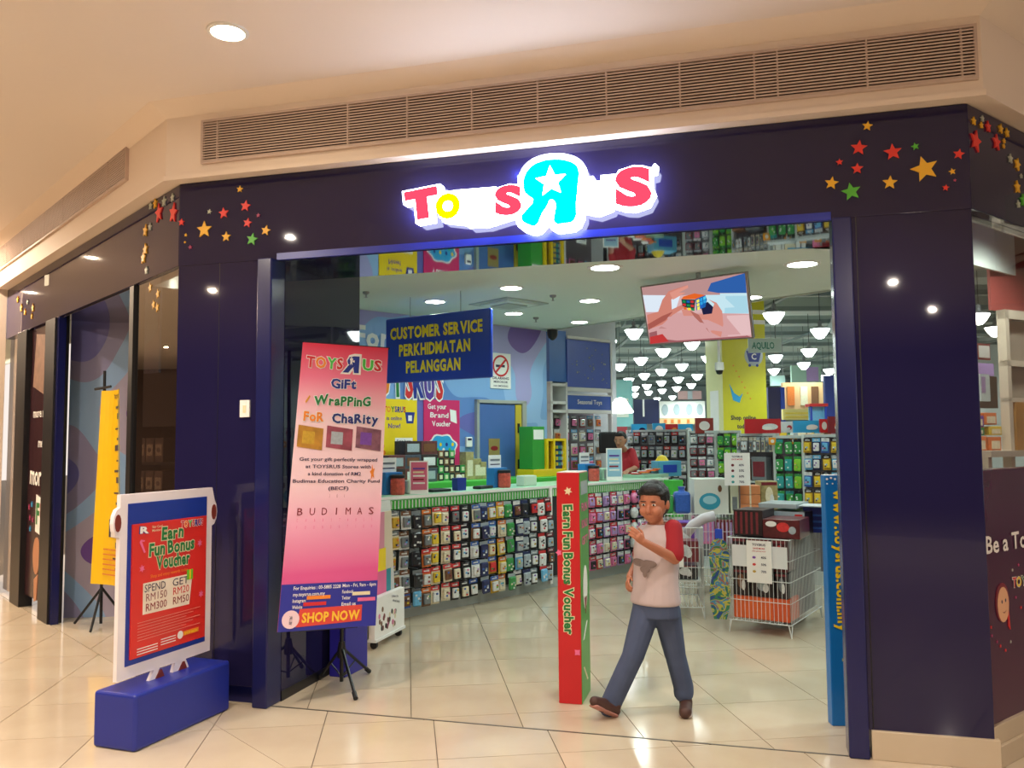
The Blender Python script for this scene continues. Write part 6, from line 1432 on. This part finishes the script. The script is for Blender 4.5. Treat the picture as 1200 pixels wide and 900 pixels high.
# ================================================================== ILLUMINATED SHOP SIGN
t = thing('lit_shop_sign', 'glowing white outlined shop sign with coloured letters on the navy header', 'shop sign', locM, rzM)
EW = emat('sign_white', 'E6ECFF', 14); ER = emat('sign_red', 'FF4A66', 1.25); EY = emat('sign_yellow_light', 'FFFF00', 1.6); EC = emat('sign_cyan', '00E8F4', 1.5)
EG = emat('sign_pale_green', 'FAFFF4', 4.0); EP = emat('sign_pale_violet', 'FBF4FF', 4.0); side = mat('sign_side', '8FB4E8', .4)  # glare painted in: green and violet letters bleached to near white
def cs(x, y):            # zoomed photo crop of the sign -> shopfront coordinates
    return on(460+x*320/1200, 170+y*320/1200, C1, C2, -.10)
def sc_shape(m, polys, mt, d0, d1, off=0):
    P_ = [[cs(*p_) for p_ in pl2] for pl2 in polys]
    vs, fs = shape(P_, off, (d1-d0)/2)
    m.add([(x, (d0+d1)/2-z, y) for x, y, z in vs], fs, mt)
def letter(nm, ch, c, h, fit, rot, mt, off=.07, mirror=False, oo=.16):
    x, z = cs(*c); o = MB(); vs, _ = glyph(ch, off, .0); 
    zc = z-h/2
    dx, dz = h/2*math.sin(rot), h/2*(1-math.cos(rot))
    w0 = fit; gv, _ = glyph(ch, 0, 0); wv = max(v[0] for v in gv)-min(v[0] for v in gv); k = fit/wv/h
    wq = lambda of: (lambda g: (max(v[0] for v in g)-min(v[0] for v in g))*h*k)(glyph(ch, of, 0)[0])
    o.glyphs(ch, x+dx, zc+dz, h, EW, -.052, oo, .035/h, 'C', wq(oo), rot, mirror); o.build('letter_outline', t)
    q = MB(); q.glyphs(ch, x+dx, zc+dz, h, mt, -.101, off, .0, 'C', wq(off), rot, mirror, res=4)
    return q.build(nm, t)
letter('letter', 'T', (128, 255), .150, .155, .10, ER, .12, oo=.20)
letter('letter', 'O', (243, 265), .125, .118, .0, EY, .11)
letter('letter', 'Y', (352, 265), .165, .150, .0, EG)
letter('letter', 'S', (508, 238), .150, .112, .0, ER, .09, oo=.15)
letter('letter', 'U', (898, 210), .165, .150, .0, EP)
letter('letter', 'S', (1058, 178), .190, .140, .0, ER, .09, oo=.15)
Rp = [(575, 180), (582, 130), (610, 92), (655, 70), (705, 62), (760, 66), (800, 82), (815, 100), (814, 170), (806, 250), (796, 330), (755, 342), (712, 340), (712, 300), (716, 255), (694, 238), (680, 262), (655, 300), (628, 352), (600, 350), (565, 320), (590, 282), (618, 240), (596, 222), (580, 204)]
m = MB(); sc_shape(m, [Rp], EW, -.088, -.016, .036); m.build('letter_outline', t)
m = MB(); sc_shape(m, [Rp], EC, -.099, -.094, 0); lr = m.build('letter', t)
for k in range(26):      # small blue leds behind the sign, lighting the header around it
    a_ = 2*PI*k/26; cxx, czz = cs(590+505*math.cos(a_), 228-60*math.cos(a_)-66*math.sin(a_)); c_, s_ = math.cos(rzM), math.sin(rzM); yy = -.034
    if k % 26 in (6, 7): czz += .08
    spp = bpy.data.lights.new('sign_led', 'POINT'); spp.energy = .7; spp.color = (.22, .36, 1); spp.shadow_soft_size = .012
    so = bpy.data.objects.new('sign_led', spp); C.objects.link(so); so.location = (locM[0]+cxx*c_-yy*s_, locM[1]+cxx*s_+yy*c_, czz)
x, z = cs(697, 160); MB().prism(star(.088, .05, x, z), -.108, -.102, EW).build('star', t)
m = MB()
x0, z0 = cs(110, 330); x1, z1 = cs(1120, 250); xa, za = cs(120, 215); xb, zb = cs(1060, 120)
m.prism([(cs(210, 330)), cs(400, 350), cs(560, 300), cs(700, 280), cs(880, 265), cs(1000, 240), cs(980, 150), cs(860, 150), cs(700, 200), cs(560, 210), cs(400, 180), cs(280, 190), cs(200, 200)], -.07, -.016, EW); m.build('backing', t)
m = MB(); sc_shape(m, [[(1135, 95), (1150, 75), (1168, 90), (1162, 120), (1142, 125)]], EW, -.08, -.05, .0); m.build('registered_mark', t)
